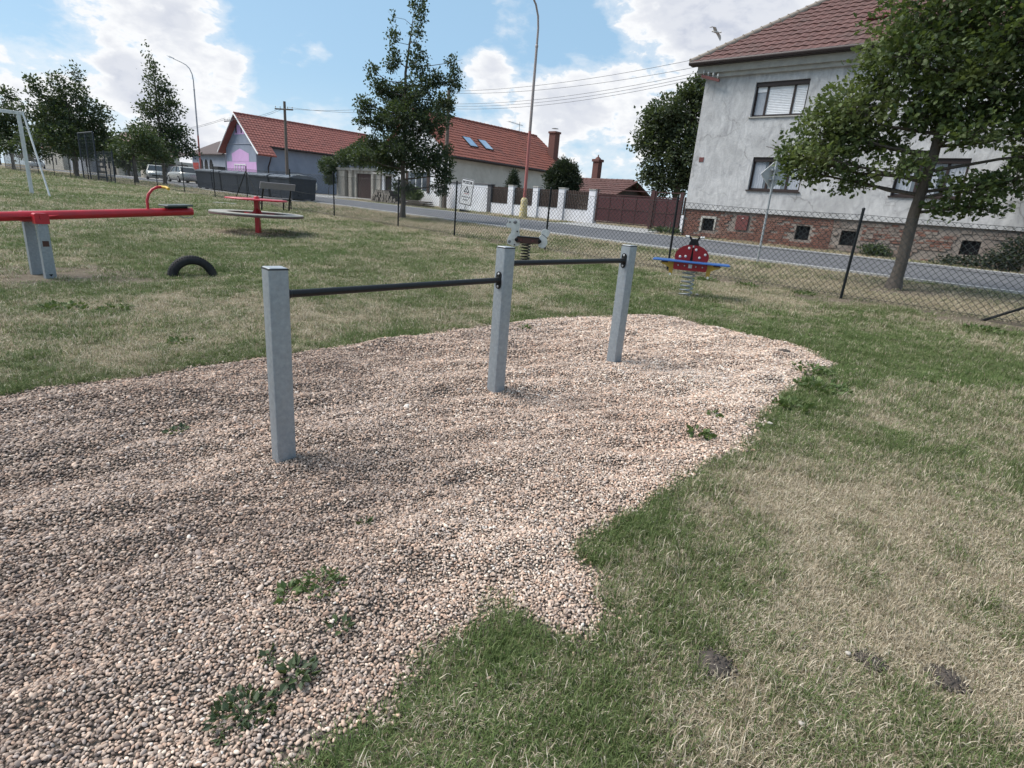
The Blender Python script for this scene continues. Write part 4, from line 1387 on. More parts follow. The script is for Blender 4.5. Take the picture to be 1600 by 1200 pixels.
def diamond_sign():
    u, v = 5.72, 16.05
    z = wz(u, v)
    root = street('diamond_road_sign', u, v, z, 'grey-backed diamond road sign on a thin zinc pole beside the road', 'road sign')
    MB().tube([(0, 0, -.2), (-.03, 0, 2.62)], .030, 10).build('pole', M['galv_dull'], root)
    T = Matrix.Translation((-.03, .02, 2.23)) @ Matrix.Rotation(rad(52), 4, 'Z')
    d = .36
    b = MB().prism([(0, -d), (d, 0), (0, d), (-d, 0)], -.004, .004, T @ Matrix.Translation((0, .05, 0))).build('panel', M['sign_back'], root)
    rim = MB()
    for p, q in (((0, -d), (d, 0)), ((d, 0), (0, d)), ((0, d), (-d, 0)), ((-d, 0), (0, -d))):
        rim.tube([T @ Vector((p[0], .045, p[1])), T @ Vector((q[0], .045, q[1]))], .009, 6)
    rim.build('rim', M['frame_white'], b)
    for zz in (-.12, .12):
        MB().box(-.10, .10, -.035, .045, zz - .018, zz + .018, T).build('clamp', M['galv_dull'], b)
    return root


diamond_sign()


# ================================================================ BUILDINGS
def tiles(mb, O, ex, eu, w, l, inside, tw=.30, th=.36, rise=.034, seed=1):
    """overlapping wavy roof tiles on a slope: O lower left corner, ex along the eave, eu up the slope"""
    O, ex, eu = Vector(O), Vector(ex).normalized(), Vector(eu).normalized()
    n = ex.cross(eu)
    rng = random.Random(seed)
    prof = [(0, .006), (.22, .030), (.5, .036), (.74, .012), (1.0, .004)]
    for j in range(int(l / th) + 1):
        for i in range(int(w / tw) + 1):
            s, t = i * tw, j * th
            if not inside(s + tw / 2, t + th / 2): continue
            dz = rng.uniform(-.006, .006); sk = rng.uniform(-.006, .006)
            vs = []
            for (a, hgt) in prof: vs.append(O + ex * (s + a * tw) + eu * (t - .03 + sk) + n * (hgt + rise + dz))
            for (a, hgt) in prof: vs.append(O + ex * (s + a * tw) + eu * (t + th) + n * (hgt + dz))
            for (a, hgt) in prof: vs.append(O + ex * (s + a * tw) + eu * (t - .03 + sk) + n * (hgt + rise - .030 + dz))
            mb.add(vs, [(k, k + 1, k + 6, k + 5) for k in range(4)] + [(k + 11, k + 1, k, k + 10)[::-1] for k in range(4)], False)


def ridge_row(mb, A, B, r=.13, step=.36):
    A, B = Vector(A), Vector(B); L = (B - A).length; d = (B - A) / L
    n = int(L / step)
    for i in range(n):
        mb.tube([A + d * (i * step), A + d * (i * step + step * .12), A + d * ((i + 1) * step + .02)], [r * 1.16, r, r * .92], 8, True)


def window(parent, x0, x1, z0, z1, y, frame, sashes=2, glass='glass', t=.06, off=(0, 0, 0), sill=None, curtain=None):
    """framed window facing -y; frame, panes and sill"""
    f = MB(off)
    f.box(x0, x1, y, y + .07, z1 - t, z1); f.box(x0, x1, y, y + .07, z0, z0 + t)
    xs = [x0 + (x1 - x0) * k / sashes for k in range(sashes + 1)]
    for k, x in enumerate(xs):
        a = x if k == 0 else (x - t if k == sashes else x - t / 2)
        f.box(a, a + t, y + .002, y + .068, z0 + t, z1 - t)
    w = f.build('window', frame, parent)
    for k in range(sashes):
        MB(off).quad((xs[k] + t * .5, y + .04, z0 + t), (xs[k + 1] - t * .5, y + .04, z0 + t), (xs[k + 1] - t * .5, y + .04, z1 - t), (xs[k] + t * .5, y + .04, z1 - t)).build('pane', M[glass], w)
        if curtain:
            pass
    if sill: MB(off).box(x0 - .05, x1 + .05, y - .06 - sill, y + .0, z0 - .05, z0 - .003).build('sill', frame, w)
    return w


def grey_house():
    U0, V0 = 11.6, 23.0
    zb = wz(8, V0) - .05
    root = street('grey_house', U0, V0, zb, 'two-storey grey plastered house with brick plinth and dull red hipped roof', 'house')
    o = (0, 0, -zb)
    Wd, Dp = 11.8, 9.5
    X = lambda u: U0 - u
    wins = [(X(9.57), X(7.66), 5.43, 6.61), (X(9.14), X(7.25), 2.84, 4.02), (X(4.35), X(2.45), 2.84, 4.02), (X(4.35), X(2.45), 5.43, 6.61)]
    b = MB(o)
    wall_holes(b, 0, Wd, 2.0, 7.32, 0, .22, wins)
    b.quad((0, Dp, .4), (0, 0, .4), (0, 0, 7.32), (0, Dp, 7.32)); b.quad((Wd, 0, .4), (Wd, Dp, .4), (Wd, Dp, 7.32), (Wd, 0, 7.32)); b.quad((Wd, Dp, .4), (0, Dp, .4), (0, Dp, 7.32), (Wd, Dp, 7.32))
    b.quad((0, .09, 2.0), (Wd, .09, 2.0), (Wd, 0, 2.0), (0, 0, 2.0))
    b.build('plaster_wall', M['grey_plaster'], root)
    # plinth with cellar openings
    cel = [(X(10.77), X(10.26), 1.19, 1.67), (X(7.08), X(6.59), 1.17, 1.67), (X(5.55), X(5.03), 1.12, 1.62), (X(2.08), X(1.59), 1.18, 1.62)]
    p = MB(o); wall_holes(p, .015, Wd, .4, 1.999, .10, .25, cel); p.build('plinth', M['mortar'], root)
    rng = random.Random(8)

    def masonry(x0, x1, bl, bh, jitter, name, m, miss):
        bb = MB(o); zz = .72; row = 0
        while zz < 1.94:
            hh = bh * rng.uniform(1 - jitter, 1 + jitter)
            x = x0 - (bl / 2 if row % 2 else 0)
            while x < x1:
                l = bl * rng.uniform(1 - jitter, 1 + jitter)
                a, c = max(x, x0), min(x + l, x1)
                ok = c - a > .04 and not any(a < h[1] + .03 and c > h[0] - .03 and zz < h[3] + .03 and zz + hh > h[2] - .03 for h in cel + [(X(9.40), X(8.84), 1.28, 1.92)])
                if ok and rng.random() > miss(a, zz):
                    y = .10 - rng.uniform(.012, .04)
                    tz_ = rng.uniform(-.004, .004)
                    bb.bbox(a, c, y, .12, zz + tz_, zz + hh + tz_, .006)
                x += l + .017
            zz += hh + .017; row += 1
        tag(bb.build(name, m, root), kind='stuff')
    nz = lambda x, z: float(fnoise(np.array(x), np.array(z * 1.6), 1.5, 5., 3))
    masonry(.02, X(5.85), .24, .062, .08, 'brickwork', M['brick'], lambda x, z: .95 if nz(x, z) > .66 else .03)
    masonry(X(5.85), X(.1), .30, .085, .42, 'rubble_stonework', M['rubble'], lambda x, z: .85 if nz(x, z) > .60 else .10)
    masonry(X(5.0) + .1, X(2.3), .22, .06, .15, 'brickwork', M['brick'], lambda x, z: .96 if (z < 1.32 or nz(x, z) > .52) else .15)
    for a, c, z0, z1 in cel:
        f = MB(o); f.box(a, c, .22, .25, z1 - .03, z1 - .001); f.box(a, c, .22, .25, z0 + .001, z0 + .03); f.box(a + .001, a + .03, .22, .25, z0 + .03, z1 - .03); f.box(c - .03, c - .001, .22, .25, z0 + .03, z1 - .03)
        cw = f.build('cellar_window', M['frame_dark'], root)
        MB(o).quad((a, .26, z0), (c, .26, z0), (c, .26, z1), (a, .26, z1)).build('pane', M['dark_inside'], cw)
        g = MB(o)
        for k in range(1, 4): g.box(a + (c - a) * k / 4 - .008, a + (c - a) * k / 4 + .008, .125, .14, z0, z1)
        for k in range(1, 3): g.box(a, c, .142, .155, z0 + (z1 - z0) * k / 3 - .008, z0 + (z1 - z0) * k / 3 + .008)
        g.build('grille', M['black_steel'], cw)
    MB(o).box(cel[0][0] - .08, cel[0][0] - .002, .055, .10, cel[0][2] - .05, cel[0][3] + .09).box(cel[0][0] - .002, cel[0][1] + .08, .055, .10, cel[0][3] + .002, cel[0][3] + .09).box(cel[0][1] + .002, cel[0][1] + .07, .06, .10, cel[0][2] + .05, cel[0][3]).build('window_surround', M['cornice'], root)
    MB(o).bbox(X(9.36), X(8.88), .03, .09, 1.33, 1.88, .008).build('meter_door', M['rust_red'], root)
    MB(o).box(X(9.14), X(9.07), .026, .0295, 1.765, 1.785).build('meter_label', M['sign_white'], root)
    MB(o).bbox(X(11.33), X(11.13), -.02, .0, 3.83, 4.0, .004).build('wall_plaque', M['rust_red'], root)
    # windows
    for k, (a, c, z0, z1) in enumerate(wins):
        y = .12
        f = MB(o)
        t = .075
        f.box(a, c, y, y + .08, z0, z0 + t); f.box(a, c, y - .06, y + .08, z1 - .15, z1)
        cuts = [(a, a + t)]
        w_ = c - a
        m1, m2 = a + w_ * .235, a + w_ * .735
        if k == 1 or k == 2: m1, m2 = a + w_ * .33, a + w_ * .72
        for q in (m1, m2): cuts.append((q - t / 2, q + t / 2))
        cuts.append((c - t, c))
        for q0, q1 in cuts: f.box(q0, q1, y + .002, y + .078, z0 + t, z1 - .15)
        win = f.build('window', M['frame_dark'], root)
        for j in range(3):
            q0, q1 = cuts[j][1], cuts[j + 1][0]
            MB(o).quad((q0, y + .04, z0 + t), (q1, y + .04, z0 + t), (q1, y + .04, z1 - .15), (q0, y + .04, z1 - .15)).build('pane', M['glass'], win) if (k in (1, 2) or (j == 0)) else None
            if k in (0, 3) and j > 0:
                bl = MB(o); n = 17; hz = (z1 - .15 - z0 - t) / n
                for s in range(n):
                    zz = z0 + t + s * hz
                    bl.add([(q0, y + .045, zz), (q1, y + .045, zz), (q1, y + .03, zz + hz * .5), (q0, y + .03, zz + hz * .5), (q1, y + .045, zz + hz), (q0, y + .045, zz + hz)], [(0, 1, 2, 3), (3, 2, 4, 5)])
                bl.build('blind', M['blind'], win)
            elif k in (0, 3):
                MB(o).box(q0, q1, y + .015, y + .036, z1 - .33, z1 - .15).build('blind', M['blind'], win)
                MB(o).quad((q0, y + .036, z0 + t), (q1, y + .036, z0 + t), (q1, y + .036, z1 - .34), (q0, y + .036, z1 - .34)).build('curtain', M['curtain'], win)
            else:
                cu = MB(o); n = 9
                lo_, hi_ = (q0, q0 + (q1 - q0) * .8) if j == 0 else ((q0 + (q1 - q0) * .12, q1 - (q1 - q0) * .25) if j == 1 else (q0, q1))
                for s in range(n):
                    xa, xb = lo_ + (hi_ - lo_) * s / n, lo_ + (hi_ - lo_) * (s + 1) / n
                    ya, yb = y + .037 - .008 * (s % 2), y + .037 - .008 * ((s + 1) % 2)
                    cu.quad((xa, ya, z0 + t), (xb, yb, z0 + t), (xb, yb, z1 - .15), (xa, ya, z1 - .15))
                cu.build('curtain', M['curtain'], win)
        MB(o).quad((a, .30, z0), (c, .30, z0), (c, .30, z1), (a, .30, z1)).build('dark_room', M['dark_inside'], win)
        MB(o).box(a - .05, c + .05, -.06, .115, z0 - .04, z0 - .002).build('sill', M['cornice'] if k in (0, 3) else M['frame_dark'], win)
    # eaves
    ov = .5
    c = MB(o)
    c.box(-.28, Wd + .28, -.28, -.001, 7.02, 7.30)
    c.box(-.16, Wd + .16, -.16, -.0005, 6.88, 7.019)
    c.box(-.28, -.001, 0, Dp, 7.02, 7.30)
    c.build('cornice', M['cornice'], root)
    ez = 7.36; sl = .73
    g = MB(o); g.tube([(-ov - .02, -ov - .05, ez - .02), (Wd + ov, -ov - .05, ez - .02)], .075, 8); g.box(-ov, Wd + ov, -ov, -.282, 7.262, 7.315); g.build('gutter', M['gutter'], root)
    # roof slabs
    rx, ry = Dp / 2 + ov, Dp / 2
    rz = ez + sl * rx
    r = MB(o)
    A, B, Cc, Dd = (-ov, -ov, ez), (Wd + ov, -ov, ez), (Wd + ov, Dp + ov, ez), (-ov, Dp + ov, ez)
    E, F_ = (-ov + rx, ry, rz), (Wd + ov - rx, ry, rz)
    r.add([A, B, F_, E, Cc, Dd], [(0, 1, 2, 3), (1, 4, 2), (4, 5, 3, 2), (5, 0, 3), (0, 5, 4, 1)])
    roof = r.build('roof', M['tile_dull'], root)
    sl_len = math.hypot(rx, sl * rx)
    eu = Vector((0, 1, sl)).normalized()
    k = 1 / math.sqrt(1 + sl * sl)
    t = MB(o)
    tiles(t, Vector(A) + Vector((0, -.02, .015)), (1, 0, 0), eu, Wd + 2 * ov, sl_len, lambda s, q: q * k - .12 < s < Wd + 2 * ov - q * k + .12 and q < sl_len)
    tag(t.build('roof_tiles', M['tile_dull'], roof), kind='stuff')
    rr = MB(o); ridge_row(rr, Vector(A) + Vector((0, 0, .03)), Vector(E) + Vector((0, 0, .05))); ridge_row(rr, Vector(E) + Vector((0, 0, .05)), Vector(F_) + Vector((0, 0, .05)))
    rr.build('ridge_tiles', M['ridge'], roof)
    # roof hatch
    hx, hq = X(6.15), 1.75
    hp = Vector(A) + eu * hq; T = Matrix.Translation((hx, hp.y, hp.z)) @ Matrix.Rotation(math.atan(sl), 4, 'X')
    h = MB(o); h.box(-.36, .36, 0, .55, .0, .13, T); h.box(-.42, .42, -.06, .60, .131, .16, T @ Matrix.Rotation(rad(-6), 4, 'X')); h.build('roof_hatch', M['rust_red'], roof)
    ch = MB(o); ch.bbox(X(8.5), X(7.7), 3.3, 4.0, 9.0, 11.0, .02); ch.build('chimney', M['ridge'], roof)
    # cable bracket under the eaves
    br = MB(o); br.bbox(-.05, .75, -.36, -.29, 6.86, 6.96, .01, Matrix.Translation((0, 0, 6.9)) @ Matrix.Rotation(rad(16), 4, 'Y') @ Matrix.Translation((0, 0, -6.9))); bk = br.build('cable_bracket', M['rust_red'], root)
    insulators(bk, [(.03 + .2 * q, -.33, 6.95 - .055 * q) for q in range(4)], o)
    return root


grey_house()


def frontage():
    """white garden wall with pillars and pickets, and the oxide red gate"""
    U0, V0 = 28.6, 24.5
    zb = wz(20, V0) - .06
    root = street('garden_wall', U0, V0, zb, 'whitewashed garden wall with square pillars and dark brown picket bays', 'wall')
    o = (0, 0, -zb)
    X = lambda u: U0 - u
    top = 2.62
    MB(o).box(0, X(25.0), 0, .25, .6, top - .05).build('solid_wall', M['white_wall'], root)
    MB(o).bbox(-.04, X(25.0) + .02, -.04, .29, top - .049, top + .03, .01).build('coping', M['coping'], root)
    low = MB(o).box(X(25.0), X(17.28), .05, .22, .6, 1.62).build('low_wall', M['white_wall'], root)
    pil = [(25.0, 24.72), (23.31, 22.92), (21.43, 21.07), (19.63, 19.25), (17.66, 17.27)]
    for k, (a, c) in enumerate(pil):
        p = MB(o).box(X(a) + .001, X(c), -.03 if k else .002, .30, .6, top - .03).build('pillar', M['white_wall'] if k else M['coping'], root)
        MB(o).bbox(X(a) - .03, X(c) + .03, -.06, .33, top - .029, top + .02, .012).build('pillar_cap', M['concrete'] if k else M['coping'], p)
    rng = random.Random(2)
    for k in range(4):
        a, c = X(pil[k][1]) + .02, X(pil[k + 1][0]) - .02
        MB(o).box(a, c, .14, .18, 1.80, 1.86).box(a, c, .14, .18, 2.36, 2.42).build('picket_rail', M['brown_wood'], root)
        n = int((c - a) / .105)
        for q in range(n):
            x = a + .01 + q * (c - a - .02) / n
            MB(o).bbox(x, x + .078, .10, .138, 1.635, 2.52 + rng.uniform(-.015, .015), .006).build('picket', M['brown_wood'], root)
        MB(o).box(a - .02, c + .02, .03, .25, 1.6205, 1.634).build('low_coping', M['coping'], root)
    # gate
    g = street('driveway_gate', 17.2, 24.5, zb, 'oxide red sheet-metal driveway gate with diagonal ribs and a side door', 'gate')
    Y = lambda u: 17.2 - u

    def leaf(a, c, z0, z1, cols, rows, nm):
        f = MB(o)
        f.box(a, a + .06, .0, .06, z0, z1 + .28); f.box(c - .06, c, .0, .06, z0, z1 + .28); f.box(a + .06, c - .06, 0, .06, z1, z1 + .05); f.box(a + .06, c - .06, 0, .06, z0, z0 + .05); f.box(a + .06, c - .06, .01, .05, z1 + .23, z1 + .27)
        lf = f.build(nm, M['gate_frame'], g)
        zs = [z0 + .05 + (z1 - z0 - .05) * k / rows for k in range(rows + 1)]
        xs = [a + .06 + (c - a - .12) * k / cols for k in range(cols + 1)]
        for i in range(cols):
            for j in range(rows):
                p = MB(o); x0, x1, q0, q1 = xs[i] + .015, xs[i + 1] - .015, zs[j] + .015, zs[j + 1] - .015
                p.quad((x0, .03, q0), (x1, .03, q0), (x1, .03, q1), (x0, .03, q1))
                w, h = x1 - x0, q1 - q0
                for s in range(1, 9):   # diagonal ribs
                    t = s / 9 * 2
                    A_, B_ = (x0 + w * min(t, 1), q0 + h * max(0, t - 1)), (x0 + w * max(0, t - 1), q0 + h * min(t, 1))
                    if j % 2 == 0: A_, B_ = (x0 + x1 - A_[0], A_[1]), (x0 + x1 - B_[0], B_[1])
                    p.tube([(A_[0], .028, A_[1]), (B_[0], .028, B_[1])], .006, 4, False, False)
                p.build('panel', M['gate_red'], lf)
        rl = MB(o)
        for i in range(1, cols): rl.box(xs[i] - .014, xs[i] + .014, .012, .05, z0 + .05, z1)
        for j in range(1, rows): rl.box(a + .06, c - .06, .008, .048, zs[j] - .014, zs[j] + .014)
        rl.build('rail', M['gate_frame'], lf)
    leaf(0.02, Y(14.1), 1.10, 2.40, 4, 2, 'gate_leaf')
    leaf(Y(13.92), Y(12.62), 1.06, 2.40, 2, 2, 'side_door')
    MB(o).box(Y(14.09), Y(13.94), -.03, .10, .7, 2.72).build('gate_post', M['gate_frame'], g)
    MB(o).box(Y(12.61), Y(12.52), -.03, .10, .7, 2.70).build('gate_post', M['gate_frame'], g)
    e = street('end_wall', 12.5, 24.5, zb, 'short white wall stub with brown boards between gate and brick corner', 'wall')
    MB(o).box(.01, 1.0, .0, .2, .6, 1.72).build('low_wall', M['white_wall'], e)
    for q in range(9): MB(o).bbox(.02 + q * .1, .10 + q * .1, .05, .09, 1.73, 2.5, .005).build('picket', M['brown_wood'], e)


frontage()


def gable_house(name, U0, V0, zb, wd, dp, eave, ridge, wallm, frontm, tilem, label, ovs=.45, ovf=.35, ridge_x=None, th=.36, seed=3, left_eave=None, front_holes=()):
    """house with its ridge across the street; local x right along the facade (0 = right corner at x=0, body to -x), y away"""
    root = street(name, U0, V0, zb, label, 'house')
    o = (0, 0, -zb)
    rx = -wd / 2 if ridge_x is None else ridge_x
    le = eave if left_eave is None else left_eave
    w = MB(o)
    w.quad((0, 0, .4), (0, dp, .4), (0, dp, eave), (0, 0, eave))
    w.quad((-wd, dp, .4), (-wd, 0, .4), (-wd, 0, le), (-wd, dp, le))
    w.add([(-wd, dp, .4), (0, dp, .4), (0, dp, eave), (rx, dp, ridge - .1), (-wd, dp, le)], [(4, 3, 2, 1, 0)])
    w.build('side_wall', wallm, root)
    f = MB(o)
    wall_holes(f, -wd, 0, .4, min(eave, le) - .02, 0, .2, list(front_holes))
    f.add([(-wd, 0, min(eave, le) - .02), (0, 0, min(eave, le) - .02), (0, 0, eave), (rx, 0, ridge - .1), (-wd, 0, le)], [(0, 1, 2, 3, 4)])
    f.build('front_wall', frontm, root)
    # roof planes with thickness
    r = MB(o)
    sl = (ridge - eave) / (-rx); sll = (ridge - le) / (wd + rx)
    Rr = (ovs, eave - sl * ovs); Lr = (-wd - ovs, le - sll * ovs)
    for (xe, ze) in (Rr, Lr):
        a = [(xe, -ovf, ze), (xe, dp + ovf, ze), (rx, dp + ovf, ridge), (rx, -ovf, ridge)]
        bq = [(x, y, z - .10) for x, y, z in a]
        if xe < rx: a = a[::-1]; bq = bq[::-1]
        r.add(a + bq, [(0, 1, 2, 3), (7, 6, 5, 4), (0, 4, 5, 1), (1, 5, 6, 2), (2, 6, 7, 3), (3, 7, 4, 0)])
    roof = r.build('roof', tilem, root)
    t = MB(o)
    run = ovs - rx; ll = math.hypot(run, ridge - Rr[1])
    tiles(t, (Rr[0], -ovf, Rr[1] + .012), (0, 1, 0), (rx - Rr[0], 0, ridge - Rr[1]), dp + 2 * ovf, ll, lambda s, q: q < ll - .05 and s < dp + 2 * ovf, .30, th, seed=seed)
    tag(t.build('roof_tiles', tilem, roof), kind='stuff')
    rr = MB(o); ridge_row(rr, (rx, -ovf, ridge + .03), (rx, dp + ovf, ridge + .03), .12, .4); rr.build('ridge_tiles', tilem, roof)
    g = MB(o); g.tube([(Rr[0] + .05, -ovf, Rr[1] - .05), (Rr[0] + .05, dp + ovf, Rr[1] - .05)], .06, 8); g.box(.003, ovs - .02, -ovf + .02, dp + ovf - .02, Rr[1] - .13, Rr[1] - .101)
    g.build('gutter', M['gutter'], root)
    return root, roof, o, (sl, rx)


# white house with skylights
zb = wz(31, 27) - .05
Xw = lambda u: 31.4 - u
wh, whr, wo, (wsl, wrx) = gable_house('white_house', 31.4, 27.0, zb, 8.0, 13.0, 4.72, 7.45, M['cream_plaster'], M['white_plaster'], M['tile_red'],  # side wall cream and darker than the front: shade partly in the colour
                                      'white house with orange-red tiled roof, two skylights and a brick chimney', front_holes=[(Xw(35.95), Xw(33.8), 1.95, 3.35), (Xw(39.05), Xw(38.1), 1.1, 2.95)], seed=5)
window(wh, Xw(35.95) + .002, Xw(33.8) - .002, 1.952, 3.348, .09, M['frame_white'], 3, off=wo)
for s in (-1, 1):
    q = Xw(35.95) - .02 if s < 0 else Xw(33.8) + .02
    MB(wo).bbox(min(q, q + s * .32), max(q, q + s * .32), -.05, -.004, 1.93, 3.37, .006).build('shutter', M['brown_wood'], wh)
d = MB(wo).box(Xw(39.05) + .002, Xw(38.1) - .002, .12, .16, 1.1, 2.948).build('door', M['frame_dark'], wh)
MB(wo).ball((Xw(38.2), .10, 2.0), .03, 6, 4).build('door_handle', M['bolt'], d)
MB(wo).bbox(Xw(39.3), Xw(37.8), -.9, -.002, 3.02, 3.12, .01).build('canopy', M['concrete'], wh)
MB(wo).tube([(.06, -.1, 4.6), (.06, -.1, 1.1)], .045, 8).build('downpipe', M['gutter'], wh)
sdir = Vector((wrx - .45, 0, 7.45 - (4.72 - wsl * .45))).normalized()
nrm = Vector((0, 1, 0)).cross(sdir)
for (y0, y1) in ((2.55, 3.38), (4.12, 4.95)):
    for nm, mm, inset, lift, thick in (('skylight', M['frame_dark'], 0, .02, .09),):
        base = Vector((.45, 0, 4.72 - wsl * .45))
        f = MB(wo)
        q0, q1 = 1.55, 2.75
        P = lambda y, q, h: base + Vector((0, y, 0)) + sdir * q + nrm * h
        f.add([P(y0, q0, .0), P(y1, q0, 0), P(y1, q1, 0), P(y0, q1, 0), P(y0, q0, .11), P(y1, q0, .11), P(y1, q1, .11), P(y0, q1, .11)], [(4, 5, 6, 7), (0, 1, 5, 4), (1, 2, 6, 5), (2, 3, 7, 6), (3, 0, 4, 7)])
        sk = f.build('skylight', mm, whr)
        MB(wo).quad(P(y0 + .06, q0 + .06, .114), P(y1 - .06, q0 + .06, .114), P(y1 - .06, q1 - .06, .114), P(y0 + .06, q1 - .06, .114)).build('pane', M['skylight'], sk)


def chimney(o, parent, x, y, z0, z1, w, d, name='chimney'):
    c = MB(o).bbox(x - w / 2, x + w / 2, y - d / 2, y + d / 2, z0, z1 - .16, .012).build(name, M['chimney_brick'], parent)
    MB(o).bbox(x - w / 2 - .07, x + w / 2 + .07, y - d / 2 - .07, y + d / 2 + .07, z1 - .159, z1, .02).build('chimney_cap' if parent.parent is None else 'cap', M['chimney_brick'], c)
    return c


ch = chimney(wo, whr, -1.4, 12.6, 5.0, 7.70, .68, .62)
MB(wo).lathe([(.30, 7.93), (.24, 7.97), (.02, 7.99)], 12, Matrix.Translation((-1.4, 12.6, 0))).build('cowl', M['galv_dull'], ch)
an = MB(wo); an.tube([(wrx, 11.0, 7.4), (wrx, 11.0, 8.3)], .02, 6); an.tube([(wrx, 9.6, 8.15), (wrx, 11.4, 8.05)], .015, 6)
for k in range(7): an.tube([(wrx - .3, 9.7 + .24 * k, 8.15 - .013 * k), (wrx + .3, 9.7 + .24 * k, 8.15 - .013 * k)], .008, 4)
an.build('aerial', M['cable'], whr)

# lilac and blue-grey house
Xp = lambda u: 53.8 - u
zbp = wz(54, 23.5) - .05
ph, phr, po, (psl, prx) = gable_house('lilac_house', 53.1, 23.3, zbp, 6.5, 12.5, 5.25, 7.39, M['blue_plaster'], M['blue_plaster'], M['tile_bright'],
                                      'blue-grey house with a lilac painted gable and long brick-red roof', ovs=.55, ovf=.55, ridge_x=-2.85, seed=9, left_eave=4.65)
lil = MB(po)
lil.box(-6.45, -.03, -.012, -.002, .6, 3.42)
lil.build('lilac_band', M['lilac'], ph)
MB(po).prism([(-5.2, 3.44), (-1.5, 3.44), (-1.5, 4.12), (-3.35, 4.55), (-5.2, 4.12)], -.014, -.002).build('lilac_panel', M['lilac'], ph)
MB(po).box(-6.1, -.15, -.05, -.003, 4.92, 4.98).build('string_course', M['grey_plaster2'], ph)
window(ph, -4.7, -2.2, 2.35, 3.22, -.05, M['frame_white'], 4, 'dark_inside', .09, po)
for x in (-4.0, -2.9):
    MB(po).box(x, x + .25, -.02, -.004, 5.85, 6.5).build('gable_slot', M['dark_inside'], ph)
MB(po).prism([(-4.3, 5.75), (-1.4, 5.75), (-2.1, 6.55), (-3.6, 6.55)], -.012, -.003).build('gable_panel', M['lilac'], ph)
bg = MB(po)
bg.tube([(-2.85, -.57, 7.37), (1.62, -.57, 4.02)], .07, 4); bg.tube([(-2.85, -.57, 7.37), (-7.05, -.57, 4.2)], .06, 4)
pe = MB(po)
pe.add([(.55, -.55, 4.835), (.55, 1.1, 4.835), (1.62, 1.1, 4.03), (1.62, -.55, 4.03), (.55, -.55, 4.72), (.55, 1.1, 4.72), (1.62, 1.1, 3.92), (1.62, -.55, 3.92)], [(3, 2, 1, 0), (4, 5, 6, 7), (0, 4, 7, 3), (1, 2, 6, 5), (2, 3, 7, 6)])
pr = pe.build('porch_roof', M['tile_bright'], ph)
pt = MB(po); tiles(pt, (1.64, -.55, 4.03), (0, 1, 0), (-1.07, 0, .805), 1.65, 1.34, lambda s, q: s < 1.6 and q < 1.34); tag(pt.build('roof_tiles', M['tile_bright'], pr), kind='stuff')
bg.build('barge_board', M['frame_white'], ph)
MB(po).tube([(.9, 1.0, 4.2), (.5, 1.0, 3.6), (.10, 1.0, 3.1), (.10, 1.0, 1.4)], .06, 8).build('downpipe', M['gutter'], ph)
cb = MB(po).box(-4.9, -3.0, -.62, -.58, 6.75, 6.83).build('cable_bracket', M['gutter'], ph)
insulators(cb, [(-4.85 + .35 * k, -.6, 6.83) for k in range(4)], po)


def garage():
    U0, V0 = 39.4, 26.8
    zb = wz(42, V0) - .05
    root = street('garage', U0 + 6.5, V0, zb, 'low flat-roofed garage with stone pillars, brown roller door and ivy on top', 'garage')
    X = lambda u: U0 + 6.5 - u
    o = (0, 0, -zb)
    holes = [(X(42.85), X(40.5), .9, 3.04), (X(44.3), X(43.75), .9, 3.2)]
    w = MB(o); wall_holes(w, X(45.9), X(39.42), .5, 3.5, .1, .2, holes); w.quad((X(45.9), 5, .5), (X(45.9), .1, .5), (X(45.9), .1, 3.5), (X(45.9), 5, 3.5)); w.quad((X(45.9), .1, 3.5), (X(39.42), .1, 3.5), (X(39.42), 5, 3.5), (X(45.9), 5, 3.5))
    w.build('wall', M['stone_pillar'], root)
    dr = MB(o)
    n = 9
    for k in range(n):
        z0, z1 = .9 + 2.14 * k / n, .9 + 2.14 * (k + 1) / n
        dr.box(X(42.85), X(40.5), .22, .27, z0 + .012, z1); dr.box(X(42.85), X(40.5), .25, .28, z0, z0 + .012)
    dr.build('roller_door', M['garage_brown'], root)
    MB(o).box(X(44.3), X(43.75), .2, .26, .9, 3.2).build('side_gate', M['frame_dark'], root)
    for a, c in ((45.4, 44.32), (43.73, 43.25), (40.45, 40.1)):
        p = MB(o).box(X(a), X(c), -.06, .098, .5, 3.25).build('pillar', M['stone_pillar'], root)
        rng = random.Random(int(a)); st = MB(o)
        z = 1.0
        while z < 3.2:
            x = X(a)
            while x < X(c) - .05:
                l = min(rng.uniform(.22, .42), X(c) - x); st.bbox(x + .01, x + l - .01, -.10, -.055, z + .01, z + .17, .012); x += l
            z += .185
        tag(st.build('stonework', M['stone_pillar'], p), kind='stuff')
    MB(o).bbox(X(46.0), X(39.42), -.15, .09, 3.26, 3.46, .02).build('lintel', M['cornice'], root)
    return root


garage()


